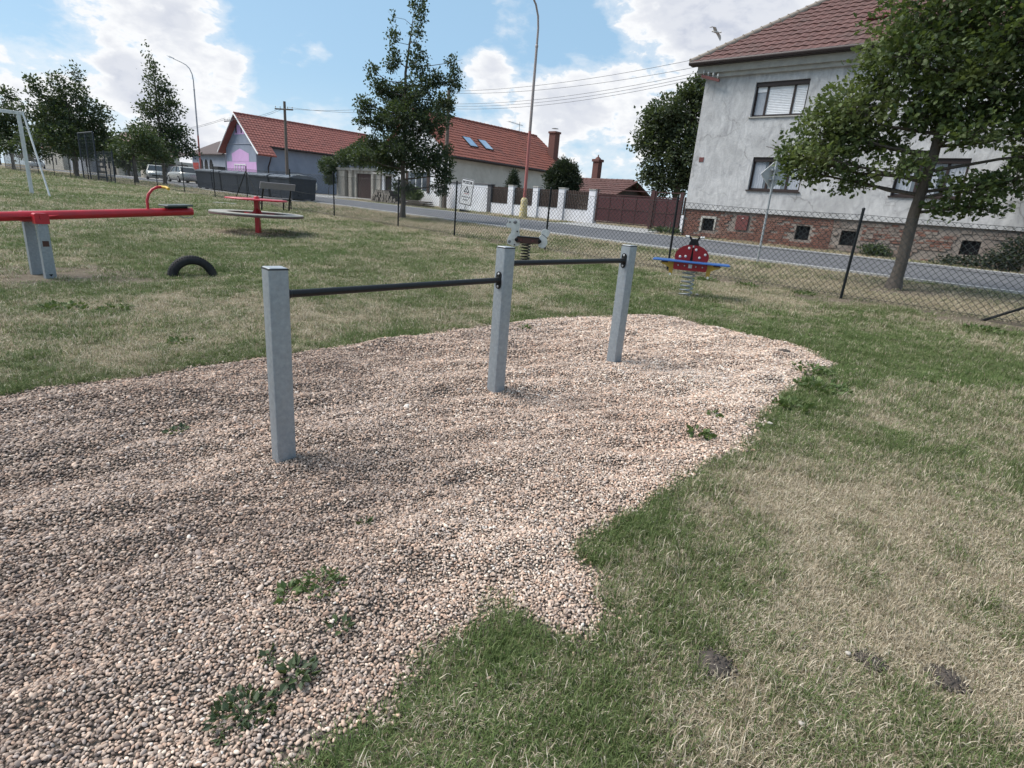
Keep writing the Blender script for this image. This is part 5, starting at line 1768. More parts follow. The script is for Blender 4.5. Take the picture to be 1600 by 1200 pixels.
def shed():
    U0, V0 = 20.2, 30.2
    zb = wz(22, 31) - .05
    root = street('garden_shed', U0, V0, zb, 'small tiled shed behind the gate with a dark wooden gable', 'shed')
    o = (0, 0, -zb)
    L, dp, ez, rz = 4.0, 4.2, 2.72, 3.55
    w = MB(o); w.box(-L, 0, .2, dp - .2, .6, ez - .05); w.build('wall', M['cream_plaster'], root)
    MB(o).add([(.02, 0.0, ez - .1), (.02, dp, ez - .1), (.02, dp / 2, rz - .05)], [(0, 1, 2)]).build('gable', M['frame_dark'], root)
    r = MB(o)
    for s in (0, 1):
        y0 = -.25 if s == 0 else dp + .25
        a = [(-L - .25, y0, ez - .1), (.45, y0, ez - .1), (.45, dp / 2, rz), (-L - .25, dp / 2, rz)]
        if s: a = a[::-1]
        b = [(x, y, z - .09) for x, y, z in a]
        r.add(a + b, [(0, 1, 2, 3), (7, 6, 5, 4), (0, 4, 5, 1), (1, 5, 6, 2), (2, 6, 7, 3), (3, 7, 4, 0)])
    roof = r.build('roof', M['tile_dull'], root)
    t = MB(o); eu = Vector((0, dp / 2 + .25, rz - ez + .1)); ll = eu.length
    tiles(t, (-L - .25, -.25, ez - .09), (1, 0, 0), eu, L + .7, ll, lambda s, q: q < ll and s < L + .7, seed=4); tag(t.build('roof_tiles', M['tile_dull'], roof), kind='stuff')
    rr = MB(o); ridge_row(rr, (-L - .25, dp / 2, rz + .02), (.45, dp / 2, rz + .02), .11, .4); rr.build('ridge_tiles', M['tile_dull'], roof)
    c = chimney(o, root, -2.85, 2.3, 3.0, 4.85, .46, .42)
    MB(o).lathe([(.2, 4.85), (.16, 4.93), (.04, 5.02), (.03, 5.12), (.001, 5.14)], 10, Matrix.Translation((-2.85, 2.3, 0))).build('finial', M['chimney_brick'], c)
    # grey lean-to roof behind
    g = street('grey_shed', 26.2, 34.5, zb, 'low shed with pale grey sheet roof behind the brick chimney', 'shed')
    MB(o).box(0, 3.4, 0, 3, .6, 3.0).build('wall', M['grey_plaster2'], g)
    MB(o).add([(-.2, -.3, 2.95), (3.6, -.3, 2.85), (3.6, 3.2, 3.65), (-.2, 3.2, 3.75), (-.2, -.3, 3.03), (3.6, -.3, 2.93), (3.6, 3.2, 3.73), (-.2, 3.2, 3.83)], [(3, 2, 1, 0), (4, 5, 6, 7), (0, 1, 5, 4), (1, 2, 6, 5), (2, 3, 7, 6), (3, 0, 4, 7)]).build('roof', M['galv_dull'], g)


shed()


def far_houses():
    # dark-roofed house left of the lilac gable
    zb = wz(75, 27) - .05
    root = street('dark_roofed_house', 69.5, 27.0, zb, 'grey house with dark tiled roof and arched openings beyond the lilac gable', 'house')
    o = (0, 0, -zb)
    MB(o).box(-10, 0, 0, 7, .5, 4.5).build('wall', M['grey_plaster2'], root)
    for k in range(3):
        x = -7.6 + k * 1.5
        pts = [(x, 2.6), (x + 1.0, 2.6), (x + 1.0, 3.3)] + [(x + .5 + .5 * math.cos(a), 3.3 + .6 * math.sin(a)) for a in (rad(30), rad(60), rad(90), rad(120), rad(150))] + [(x, 3.3)]
        MB(o).prism(pts, -.02, -.002).build('arched_opening', M['dark_inside'], root)
    r = MB(o)
    for s in (0, 1):
        y0 = -.5 if s == 0 else 7.5
        a = [(-10.5, y0, 4.45), (.5, y0, 4.45), (.5, 3.5, 6.35), (-10.5, 3.5, 6.35)]
        if s: a = a[::-1]
        b = [(x, y, z - .1) for x, y, z in a]
        r.add(a + b, [(0, 1, 2, 3), (7, 6, 5, 4), (0, 4, 5, 1), (1, 5, 6, 2), (2, 6, 7, 3), (3, 7, 4, 0)])
    rf = r.build('roof', M['tile_dark'], root)
    MB(o).box(-3.5, -2.7, 3.0, 3.8, 5.8, 7.2).build('chimney', M['chimney_brick'], rf)
    MB(o).box(-10, 0, -.06, -.003, 2.1, 2.25).build('string_course', M['frame_dark'], root)
    MB(o).box(-9.8, -8.0, -.03, -.003, 2.65, 3.5).build('window_box', M['sign_red'], root)
    MB(o).box(-1.6, -.1, -.8, -.003, 2.0, 3.1).build('lean_to', M['dark_inside'], root)
    fw = street('panel_wall', 77.5, 25.5, zb, 'pale blue-grey panel wall behind the parked silver cars', 'wall')
    for k in range(4): MB(o).box(-9.6 + 2.4 * k, -9.6 + 2.4 * k + 2.36, 0, .2, .5, 2.9).build('panel', M['grey_plaster2'], fw)
    MB(o).box(-9.7, .1, -.05, .25, 2.901, 3.05).build('coping', M['frame_dark'], fw)
    cw = street('cream_building', 88.5, 26.0, zb, 'cream outbuilding with a low roof behind the roadside trees', 'building')
    MB(o).box(-8.5, 0, 0, 6, .5, 3.6).build('wall', M['cream_plaster'], cw)
    MB(o).add([(-8.8, -.4, 3.55), (.4, -.4, 3.55), (.4, 6, 5.0), (-8.8, 6, 5.0), (-8.8, -.4, 3.7), (.4, -.4, 3.7), (.4, 6, 5.15), (-8.8, 6, 5.15)], [(3, 2, 1, 0), (4, 5, 6, 7), (0, 1, 5, 4), (1, 2, 6, 5), (2, 3, 7, 6), (3, 0, 4, 7)]).build('roof', M['tile_dark'], cw)
    dg = street('green_doors', 101, 26.0, zb, 'dark double doors in a wall beyond the cream outbuilding', 'gate')
    for k in range(2): MB(o).box(-4 + 1.9 * k, -4 + 1.9 * k + 1.86, 0, .1, .7, 3.5).build('door_leaf', M['mesh_dark'], dg)
    MB(o).box(-12, -4.03, -.05, .2, .7, 2.9).build('side_wall', M['cornice'], dg)
    for k, (u, w, h, m, rm) in enumerate(((120, 16, 5.2, 'cream_plaster', 'tile_dull'), (142, 18, 4.6, 'grey_plaster2', 'tile_dark'), (168, 20, 5.4, 'cornice', 'tile_red'))):
        hs = street('village_house', u - w / 2, 28.0, zb + .2, ('cream', 'blue-grey', 'drab')[k] + ' village house far down the road behind the trees', 'house')
        MB().box(-w, 0, 0, 8, -.5, h - 1).build('wall', M[m], hs)
        r = MB()
        r.prism([(-.5, h - 1.05), (4, h + 2.0), (8.5, h - 1.05)], 0, w, Matrix(((0, -1, 0, .3), (1, 0, 0, 0), (0, 0, 1, 0), (0, 0, 0, 1))))
        r.build('roof', M[rm], hs)
        for q in range(4): MB().box(-w + 2 + q * 3.6, -w + 3.2 + q * 3.6, -.03, -.003, .8, 2.3).build('window', M['dark_inside'], hs)


far_houses()

# ================================================================ BINS, CARS, WOODPILE
def bin_proto():
    root = street('waste_container', 31.1, 15.2, 0, '', 'waste bin', 'row of dark grey waste containers')
    w, d, h = 1.34, 1.45, 1.08
    b = MB()
    b.add([(-w + .05, .06, .06), (-.05, .06, .06), (-.05, d - .06, .06), (-w + .05, d - .06, .06), (-w, 0, h), (0, 0, h), (0, d, h), (-w, d, h)], [(3, 2, 1, 0), (0, 1, 5, 4), (1, 2, 6, 5), (2, 3, 7, 6), (3, 0, 4, 7)])
    body = b.build('body', M['bin_grey'], root)
    r = MB()
    r.bbox(-w - .012, .012, -.035, d + .035, h - .03, h + .045, .012); r.build('rim', M['bin_grey'], root)
    ribs = MB()
    for k in range(5): ribs.box(-w + .2 + k * .22, -w + .235 + k * .22, -.002 + .05, .035, .2, h - .06)
    for k in range(5): ribs.box(-.075, -.012, .2 + k * .22, .235 + k * .22, .2, h - .06)
    ribs.build('rib', M['bin_grey'], body)
    pts = [(-.04, h + .046), (d + .04, h + .046)] + [(d / 2 + (d / 2 + .04) * math.cos(a), h + .05 + .17 * math.sin(a)) for a in [math.pi * k / 12 for k in range(0, 13)]]
    T = Matrix(((0, -1, 0, 0), (1, 0, 0, 0), (0, 0, 1, 0), (0, 0, 0, 1)))
    lid = MB().prism(pts, .02, w - .02, T, True)
    lid.build('lid', M['bin_lid'], root)
    hs = MB()
    for x in (-.25, -w + .25): hs.tube([(x - .12, -.06, h + .0), (x - .12, -.10, h + .02), (x + .12, -.10, h + .02), (x + .12, -.06, h + .0)], .016, 6)
    hs.build('handle', M['bin_grey'], root)
    for x in (-.15, -w + .15):
        for y in (.18, d - .18):
            MB().lathe([(.02, -.03), (.075, -.03), (.075, .03), (.02, .03)], 10, Matrix.Translation((x, y, .05)) @ Matrix.Rotation(math.pi / 2, 4, 'Y'), closed=True).build('castor', M['rubber'], root)
    return root


bp = bin_proto()
names = ['dark grey waste container at the lamp-post-free near end of the row, by the garage side', 'dark grey waste container at the far end of the row, by the parked silver cars', 'dark grey waste container in the middle of the long row']
for k in range(10):
    o = bp if k == 0 else copy_tree(bp)
    u = 30.55 + k * 1.385
    x, y = W(u, 15.2 + .03 * math.sin(k * 2.3))
    o.location = (x, y, wz(u, 15.8) + .056 + .0)
    o.rotation_euler = (0, 0, STREET_ROT + rad(1.2 * math.sin(k * 5.1)))
    o['label'] = 'dark grey waste container at the garage end of the row, arched lid end exposed' if k == 0 else ('dark grey waste container at the end of the row nearest the silver cars' if k == 9 else 'dark grey waste container, ' + ('', 'second', 'third', 'fourth', 'fifth', 'sixth', 'seventh', 'eighth', 'ninth')[k] + ' from the garage end of the row')


def car(u, v, paint, label, rz=0.0, flip=False, scale=1.0):
    z = wz(u, v) + .036
    root = street('parked_car', u, v, z, label, 'car', 'cars parked along the road')
    root.rotation_euler = (0, 0, STREET_ROT + (math.pi if flip else 0) + rz)
    root.scale = (scale,) * 3
    # stations along x: (x, z bottom, z belt, half width)
    prof = [(-2.15, .35, .62, .60), (-2.08, .24, .72, .76), (-1.75, .20, .80, .84), (-1.1, .19, .90, .87), (-.3, .19, .93, .88), (.6, .19, .94, .88), (1.4, .20, .95, .87), (1.85, .24, .93, .82), (2.08, .34, .86, .70)]
    vs, fs = [], []
    for x, zb, zt, hw in prof:
        vs += [(x, -hw * .92, zb), (x, -hw, zb + .16), (x, -hw, zt - .14), (x, -hw * .93, zt), (x, hw * .93, zt), (x, hw, zt - .14), (x, hw, zb + .16), (x, hw * .92, zb)]
    n = 8
    for i in range(len(prof) - 1):
        for k in range(n):
            q = (k + 1) % n; fs.append((i * n + k, i * n + q, (i + 1) * n + q, (i + 1) * n + k))
    fs += [tuple(range(n - 1, -1, -1)), tuple(range((len(prof) - 1) * n, len(prof) * n))]
    b = MB(); b.add(vs, fs, True)
    body = b.build('body', paint, root)
    cab = [(-1.05, .88, .80), (-.35, 1.40, .62), (.55, 1.47, .63), (1.25, 1.38, .61), (1.75, .92, .74)]
    g = MB(); gv, gf = [], []
    for x, zz, hw in cab: gv += [(x, -hw, zz), (x, hw, zz)]
    gv += [(-1.05, -.80, .85), (-1.05, .80, .85), (1.75, -.74, .85), (1.75, .74, .85)]
    gf = [(2 * i, 2 * i + 1, 2 * i + 3, 2 * i + 2) for i in range(4)]
    gf += [(0, 2, 4, 6, 8, 12, 10), (1, 11, 13, 9, 7, 5, 3)]
    # flatten sides: belt points slightly wider than roof
    g.add(gv, gf); glass = g.build('glasshouse', M['car_glass'], root)
    rf = MB(); rf.add([(x + dx, y, z_ + .012) for (x, z_, hw), dx in zip(cab[1:4], (.02, 0, -.02)) for y in (-hw, hw)], [(0, 1, 3, 2), (2, 3, 5, 4)]); rf.build('roof', paint, root)
    pl = MB()
    for s in (-1, 1):
        for (a, c) in ((cab[0], cab[1]), (cab[3], cab[4])): pl.tube([(a[0], s * a[2], a[1]), (c[0], s * c[2], c[1])], .035, 5)
        pl.tube([(.35, s * .82, .93), (.30, s * .63, 1.44)], .035, 5)
        pl.tube([(cab[1][0], s * .62, 1.40), (.55, s * .63, 1.47), (1.25, s * .61, 1.38)], .03, 5)
    pl.build('pillar', paint, root)
    for x in (-1.32, 1.30):
        for s in (-1, 1):
            T = Matrix.Translation((x, s * .80, .31)) @ Matrix.Rotation(math.pi / 2, 4, 'X')
            wh_ = MB().lathe([(.19, -.09), (.30, -.09), (.315, -.06), (.315, .06), (.30, .09), (.19, .09)], 18, T, closed=True).build('wheel', M['rubber'], root)
            MB().lathe([(.001, -.085), (.05, -.095), (.15, -.075), (.19, -.088), (.19, .088), (.15, .075), (.05, .095), (.001, .085)], 14, T).build('rim', M['rim'], wh_)
    for s in (-1, 1):
        MB().ball((-2.0, s * .58, .66), .12, 8, 5, (.6, 1.3, .7)).build('headlight', M['headlight'], root)
        MB().ball((2.02, s * .60, .76), .10, 8, 5, (.5, 1.2, 1.1)).build('tail_light', M['red_light'], root)
    MB().box(-2.17, -2.13, -.45, .45, .36, .5).build('grille', M['black_plastic'], root)
    return root


car(70.5, 20.3, M['car_silver'], 'silver-beige hatchback parked by the panel wall, dark window toward the fence', rad(-14), True)
car(63.2, 20.5, M['car_silver'], 'silver car parked right behind the far end of the waste containers', 0, False)
car(49.5, 24.6, M['car_white'], 'white car parked in front of the garage yard, half hidden by the containers', rad(70))
car(125, 18.5, M['car_white'], 'white car far down the road under the roadside trees', rad(-20))


def woodpile():
    rng = random.Random(12)
    def mk(len_, r):
        b = MB(); n = 9
        jit = [rng.uniform(.82, 1.12) for _ in range(n)]
        vs = [(r * jit[k] * math.cos(6.283 * k / n), y, r * jit[k] * math.sin(6.283 * k / n)) for y in (-len_ / 2, len_ / 2) for k in range(n)]
        b.add(vs, [(k, (k + 1) % n, n + (k + 1) % n, n + k) for k in range(n)]); 
        me = b.build('tmp', None); m = me.data; m.name = 'log'
        b2 = MB(); b2.add(vs, [tuple(range(n - 1, -1, -1)), tuple(range(n, 2 * n))]); e = b2.build('tmp', None); m2 = e.data; m2.name = 'cut_end'
        m.materials.append(M['log_bark']); m2.materials.append(M['log_end'])
        bpy.data.objects.remove(me); bpy.data.objects.remove(e)
        return m, m2
    ms = [mk(.7, r) for r in (.075, .09, .10, .085, .11)]
    for row in range(5):
        n = 17 - row * 2
        for k in range(n):
            u = 34.6 - .18 * (k + row * .55) - rng.uniform(0, .02); v = 23.25 + rng.uniform(-.06, .06)
            me, me2 = rng.choice(ms)
            x, y = W(u, v)
            o = link('log', me, None, None, (x, y, wz(u, v) + .09 + row * .155 + rng.uniform(-.015, .015)))
            o.rotation_euler = (0, rng.uniform(0, 6.28), STREET_ROT + rng.uniform(-.1, .1))
            tag(o, 'short grey split log stacked in the woodpile across the road', 'log', 'logs in the woodpile')
            link('cut_end', me2, None, o)
    for k in range(11):
        u = 30.3 + rng.uniform(-.2, .2); v = 23.0 + (k % 4) * .2
        x, y = W(u, v)
        o = MB().bbox(-1.35, 1.35, -.09, .09, 0, .07, .01).build('timber_balk', M['log_end'] if k % 2 else M['log_bark'], None, (x, y, wz(u, v) + .03 + (k // 4) * .115), STREET_ROT + rng.uniform(-.05, .05))
        tag(o, 'long weathered timber balk lying beside the woodpile', 'timber', 'timber balks beside the woodpile')


woodpile()


def net_cage():
    root = street('ball_stop_net', 46.0, 10.35, wz(47, 10.35), 'tall dark ball-stop net frame standing behind the fence under the trees', 'net')
    H = 3.1
    for x in (-6.2, -4.2, -2.1): MB().tube([(x, .0, -.2), (x, 0, H)], .05, 8).build('post', M['mesh_dark'], root)
    MB().tube([(-6.2, 0, H), (-2.1, 0, H)], .045, 8).build('top_rail', M['mesh_dark'], root)
    for x in (0, 1.9): MB().tube([(x, .0, -.2), (x, 0, 1.95)], .045, 8).build('post', M['mesh_dark'], root)
    n = MB()
    x = -6.2
    while x < -2.1: n.tube([(x, .0, 0), (x, 0, H)], .008, 3, False); x += .2
    z = .05
    while z < H: n.tube([(-6.2, 0, z), (-2.1, 0, z)], .006, 3, False); z += .2
    x = -2.1
    while x < 1.9: n.tube([(x, .0, 0), (x, 0, 1.9)], .008, 3, False); x += .12
    z = .05
    while z < 1.9: n.tube([(-2.1, 0, z), (1.9, 0, z)], .008, 3, False); z += .14
    tag(n.build('netting', M['mesh_dark'], root), kind='stuff')
    for k in range(4): MB().bbox(-2.0, 0, .03, .07, .25 + .32 * k, .37 + .32 * k, .006).build('board', M['mesh_dark'], root)


net_cage()

# ================================================================ TREES AND SHRUBS
LEAF_SIMPLE = (np.array([(0, 0, 0), (.34, .42, .10), (0, 1, -.04), (-.34, .42, .10)]), np.array([(0, 1, 2), (0, 2, 3)]))
LEAF_OAK = (np.array([(0, 0, 0), (.12, .16, .03), (.26, .30, .09), (.15, .42, .05), (.34, .58, .10), (.18, .70, .04), (.20, .86, .02), (0, 1, -.07), (-.20, .86, .02), (-.18, .70, .04), (-.34, .58, .10), (-.15, .42, .05), (-.26, .30, .09), (-.12, .16, .03)]),
            np.array([(0, 1, 13), (1, 2, 3), (1, 3, 13), (13, 3, 11), (13, 11, 12), (3, 4, 5), (3, 5, 11), (11, 5, 9), (11, 9, 10), (5, 6, 7), (5, 7, 9), (9, 7, 8)]))
LEAF_NEEDLE = (np.array([(0, 0, 0), (.13, .5, .03), (0, 1, 0), (-.13, .5, .03)]), np.array([(0, 1, 2), (0, 2, 3)]))


def leaf_mesh(name, P, T, size, rng, leaf=LEAF_SIMPLE):
    """P centres, T preferred growth direction"""
    n = len(P)
    t = T + rng.normal(0, .55, (n, 3)); t /= np.linalg.norm(t, axis=1)[:, None] + 1e-9
    nn = rng.normal(0, 1, (n, 3)); nn[:, 2] += .8
    nn -= (nn * t).sum(1)[:, None] * t; nn /= np.linalg.norm(nn, axis=1)[:, None] + 1e-9
    b = np.cross(t, nn)
    s = size * rng.uniform(.65, 1.3, n)
    Lv, Lf = leaf
    V = P[:, None, :] + s[:, None, None] * (Lv[None, :, 0, None] * b[:, None, :] + Lv[None, :, 1, None] * t[:, None, :] + Lv[None, :, 2, None] * nn[:, None, :])
    k = len(Lv)
    F = (np.arange(n)[:, None, None] * k + Lf[None]).reshape(-1, 3)
    return mesh_np(name, V.reshape(-1, 3), F, False)


def crown_points(blobs, nclust, per, sigma, rng, shell=.5):
    vol = np.array([(b[3] * b[4] * b[5]) ** .62 for b in blobs]); vol /= vol.sum()
    ib = rng.choice(len(blobs), nclust, p=vol)
    B = np.array(blobs)[ib]
    d = rng.normal(size=(nclust, 3)); d /= np.linalg.norm(d, axis=1)[:, None]
    r = rng.random(nclust) ** shell
    r *= rng.uniform(.85, 1.12, nclust)
    Cn = B[:, :3] + d * r[:, None] * B[:, 3:6]
    P = np.repeat(Cn, per, 0) + rng.normal(0, sigma, (nclust * per, 3)) * np.array([1, 1, .75])
    out = d * B[:, 3:6]; out /= np.linalg.norm(out, axis=1)[:, None]
    T = np.repeat(out, per, 0) * .9; T[:, 2] += .05
    return Cn, ib, P, T


def tree(name, label, x, y, trunk, blobs, nclust, per, leaf, sigma, mat, seed, group=None, shape=LEAF_SIMPLE, rz=0.0, twigs=.35, thick=1.0, cat='tree', shell=.5):
    """trunk: [(x,y,z,r)...] local; blobs: ellipsoids (x,y,z,rx,ry,rz) local"""
    rng = np.random.default_rng(seed)
    z = tz(x, y)
    root = empty(name, (x, y, z), rz, label, cat, group)
    b = MB()
    b.tube([p[:3] for p in trunk], [p[3] for p in trunk], 12)
    if trunk[0][3] > .05: b.lathe([(trunk[0][3] * 1.45, -.12), (trunk[0][3] * 1.2, .06), (trunk[0][3] * 1.0, .22)], 12)
    Cn, ib, P, T = crown_points(blobs, nclust, per, sigma, rng, shell)
    tr = np.array([p[:3] for p in trunk]); trr = np.array([p[3] for p in trunk])

    def on_trunk(zq):
        zq = float(np.clip(zq, tr[1, 2] if len(tr) > 2 else 0, tr[-1, 2]))
        return Vector([float(np.interp(zq, tr[:, 2], tr[:, k])) for k in range(3)]), float(np.interp(zq, tr[:, 2], trr))
    for k, bl in enumerate(blobs):
        c = Vector(bl[:3]); horiz = math.hypot(c.x, c.y)
        a, ra = on_trunk(c.z - .14 * horiz - bl[5] * .3)
        if (c - a).length < .12: continue
        mid = a.lerp(c, .5) + Vector(rng.normal(0, .06, 3)) - Vector((0, 0, .05 * horiz))
        top = c + Vector((0, 0, bl[5] * .55)) + Vector((c.x - a.x, c.y - a.y, 0)) * .25
        lr = max(.010, min(ra * .40, .034 * thick))
        b.tube([a, mid, c, top], [lr, lr * .75, lr * .5, lr * .15], 7)
        mine = np.where(ib == k)[0]
        for q in mine[:int(len(mine) * twigs)]:
            e = Vector(Cn[q]); t0 = float(rng.uniform(.2, 1.0))
            s = mid.lerp(c, t0)
            m2 = s.lerp(e, .55) + Vector(rng.normal(0, .05, 3))
            b.tube([s, m2, e], [lr * .38, lr * .22, lr * .09], 4, False)
    b.build('trunk', M['bark'], root)
    me = leaf_mesh('crown', P, T, leaf, rng, shape)
    link('crown', me, mat, root)
    return root


def bl(base, s, lean, lst, depth=1.0):
    """crown outline measured as (px, py, rx, ry) against the trunk base, s px per metre, lean of the plumb line"""
    out = []
    for (px, py, rx, ry) in lst:
        h = base[1] - py
        out.append(((px - base[0] + h * lean) / s, 0.0, h / s, rx / s, rx / s * depth, ry / s))
    return out


R_ = random.Random(77)


def jit(blobs, dy):
    """give neighbouring limbs different depths"""
    return [(b[0], (R_.random() - .5) * 2 * dy * min(1, b[3] + .3), *b[2:]) for b in blobs]


facing = lambda x, y: -math.atan2(x, y)

# the lone oak on the verge, across the fence
x, y = W(19.95, 14.7)
tree('oak_tree', 'young oak with spiky leaders standing on the verge opposite the woodpile', x, y,
     [(0, 0, 0, .125), (.03, 0, .6, .098), (-.02, 0, 2.0, .09), (.05, 0, 3.6, .075), (.02, 0, 5.4, .05), (.28, 0, 7.4, .012)],
     jit(bl((628, 340), 42.5, .02, [(600, 250, 36, 22), (660, 245, 40, 24), (630, 225, 50, 25), (575, 225, 26, 18), (560, 245, 20, 14), (690, 235, 22, 22), (693, 280, 14, 20), (700, 262, 12, 14),
                                    (625, 180, 42, 28), (590, 185, 30, 20), (560, 165, 16, 14), (556, 190, 12, 9), (665, 185, 32, 26), (612, 140, 32, 24), (648, 140, 30, 28), (585, 135, 16, 14), (570, 115, 9, 10),
                                    (690, 150, 20, 20), (702, 115, 13, 16), (698, 88, 7, 12), (672, 118, 12, 14), (604, 95, 12, 18), (603, 62, 7, 16), (601, 35, 4, 12), (642, 95, 15, 22), (640, 60, 10, 18), (645, 28, 8, 14), (634, 8, 4, 9), (648, 5, 5, 10), (628, 290, 20, 10)]), .7),
     2300, 12, .10, .09, M['leaf_oak'], 31, 'roadside oaks', rz=facing(x, y))

# the near oak on the right
x, y = W(2.16, 14.06)
tree('oak_tree', 'leafy oak with a bare leaning-looking trunk in front of the grey house', x, y,
     [(0, 0, 0, .135), (.02, 0, .5, .115), (0, 0, 1.5, .105), (.05, 0, 2.6, .09), (.0, 0, 4.0, .07), (.05, 0, 6.2, .02)],
     [(-2.0, .2, 3.0, .75, .8, .55), (-1.55, -.3, 3.35, .7, .8, .5), (-2.15, .1, 2.25, .5, .5, .28), (-1.7, -.4, 2.45, .6, .6, .35), (-2.45, .1, 2.6, .35, .4, .25), (-1.25, .3, 3.95, .8, .9, .6), (-.75, -.4, 4.3, .9, .9, .6), (-1.0, .4, 2.9, .55, .6, .35), (-1.2, 0, 2.1, .4, .5, .22),
      (-.45, .1, 5.0, 1.2, 1.2, .7), (.3, 0, 5.6, 1.5, 1.4, .8), (0, 0, 6.4, 1.2, 1.2, .8), (.8, -.3, 4.5, 1.1, 1.1, .7), (1.0, .2, 3.6, .9, 1.0, .6), (1.7, -.2, 4.2, .9, .9, .8), (.6, -.5, 2.95, .6, .6, .3), (-.35, -.5, 2.35, .55, .5, .28),
      (.85, -.2, 2.0, .65, .6, .22), (1.35, .1, 2.2, .6, .6, .3), (1.0, .3, 1.72, .45, .5, .14), (1.9, .1, 2.7, .7, .8, .45), (1.6, 0, 3.1, .7, .8, .4), (-.1, .3, 3.3, .5, .5, .3), (.45, .2, 3.3, .5, .5, .4), (.5, -.1, 1.62, .3, .4, .14), (0, -.4, 3.7, .7, .6, .45), (.4, -.5, 3.9, .8, .6, .5), (-.5, -.3, 3.4, .6, .6, .4), (-1.4, -.3, 2.9, .5, .5, .35)],
     2500, 11, .108, .10, M['leaf_near'], 32, 'roadside oaks', LEAF_OAK, facing(x, y), .3)

# second tree at the grey house end, with ivy round its foot
x, y = W(.35, 22.1)
tree('ivy_tree', 'thin dark trunk rising from ivy beside the rubble plinth', x, y, [(0, 0, 0, .10), (.03, 0, 1.5, .085), (.1, 0, 3.2, .07), (.2, 0, 5.0, .03)],
     [(.5, 0, 3.2, 1.2, 1.2, .7), (1.0, .2, 4.2, 1.5, 1.4, 1.0), (-.5, 0, 3.0, .8, .8, .4), (.3, 0, 5.2, 1.4, 1.4, 1.0)], 420, 11, .16, .15, M['leaf_near'], 33, None, LEAF_SIMPLE, facing(x, y))
x, y = W(.2, 22.45)
tree('ivy_bush', 'dark ivy mound covering the end of the rubble plinth', x, y, [(0, 0, 0, .03), (0, 0, .8, .02)],
     [(-.3, 0, .45, .75, .45, .55), (.4, 0, .7, .9, .5, .8), (1.3, 0, .8, .9, .6, .9), (-.9, -.1, .22, .5, .3, .28), (-1.7, -.1, .12, .7, .25, .14)], 620, 12, .095, .09, M['leaf_conifer'], 34, None, LEAF_SIMPLE, facing(x, y), cat='bush', shell=.35)

# walnut behind the grey house
x, y = W(17.6, 33.5)
tree('walnut_tree', 'broad rounded walnut tree growing behind the grey house corner', x, y, [(0, 0, 0, .25), (0, 0, 2.5, .2), (.2, 0, 5.5, .12), (.4, 0, 9, .03)],
     [(-1.2, 0, 4.0, 1.4, 1.5, 1.1), (-1.7, .3, 5.3, 1.2, 1.3, 1.0), (-1.3, -.4, 6.4, 1.3, 1.4, 1.0), (.0, .4, 6.4, 1.6, 1.7, 1.5), (.5, -.5, 4.6, 1.6, 1.7, 1.5), (1.0, 0, 7.6, 1.4, 1.5, 1.1), (1.9, .4, 7.9, 1.3, 1.4, 1.2), (2.3, -.3, 5.8, 1.6, 1.6, 1.5), (-.6, 0, 2.6, 1.4, 1.4, .9), (.1, 0, 7.6, .9, 1.0, .7), (1.3, 0, 3.0, 1.6, 1.5, 1.0), (-2.4, 0, 4.7, .6, .7, .45), (-2.2, 0, 6.2, .5, .5, .35), (1.5, 0, 8.7, .8, .9, .6), (-1.9, 0, 3.0, .7, .7, .5)],
     2000, 12, .20, .19, M['leaf_walnut'], 35, None, LEAF_SIMPLE, facing(x, y), .2, cat='tree')

# roadside trees to the left
left = [('oak_tree', 'slender roadside tree with a thin leader near the silver cars', 49.9, 14.9, (260, 289), 21.0, .09,
         [(255, 235, 34, 14), (235, 215, 24, 14), (275, 215, 26, 16), (255, 205, 34, 20), (240, 180, 22, 16), (265, 175, 20, 18), (248, 150, 16, 18), (245, 125, 8, 14), (240, 105, 4, 14), (292, 232, 16, 10), (222, 235, 14, 9), (262, 150, 10, 10)], 620, .12),
        ('maple_tree', 'low spreading pale tree between the ball-stop net and the slender tree', 47.5, 12.4, (195, 286), 21.8, .10,
         [(195, 225, 32, 12), (215, 235, 26, 11), (180, 240, 22, 9), (205, 215, 20, 10), (228, 245, 14, 7)], 300, .11),
        ('oak_tree', 'dense broad tree behind the goal frame, tallest of the left group', 57.1, 10.9, (122, 277), 20.0, .13,
         [(110, 225, 50, 22), (80, 210, 30, 22), (140, 205, 30, 22), (110, 190, 46, 24), (85, 170, 24, 22), (120, 160, 28, 24), (145, 180, 20, 18), (95, 140, 12, 18), (118, 132, 8, 18), (70, 150, 8, 12), (65, 190, 14, 14), (155, 225, 22, 16), (62, 235, 24, 14)], 1000, .13),
        ('oak_tree', 'dark tree at the far end of the lawn beyond the goal post', 72.0, 9.0, (8, 265), 15.8, .14,
         [(5, 220, 26, 22), (-15, 200, 25, 25), (10, 190, 18, 18), (0, 165, 12, 16), (45, 225, 18, 18), (42, 205, 12, 12), (25, 240, 26, 10)], 520, .15),
        ('oak_tree', 'dark tree half hidden behind the dense broad tree', 66.0, 12.5, (160, 275), 16.5, .12,
         [(150, 215, 30, 22), (165, 235, 30, 16), (140, 190, 20, 18), (175, 215, 16, 12)], 380, .15)]
for k, (nm, lb, u, v, base, s, lean, lst, nc, lf) in enumerate(left):
    x, y = W(u, v)
    b_ = jit(bl(base, s, lean, lst), .8)
    ht = max(q[2] for q in b_)
    tree(nm, lb, x, y, [(0, 0, 0, .15), (0, 0, 1.0, .12), (0, 0, ht * .5, .09), (0, 0, ht * .95, .02)], b_, nc, 12, lf * 1.5, .2, M['leaf_oak'] if nm == 'oak_tree' else M['leaf_bush'], 40 + k, 'roadside trees along the lawn', LEAF_SIMPLE, facing(x, y), .25)

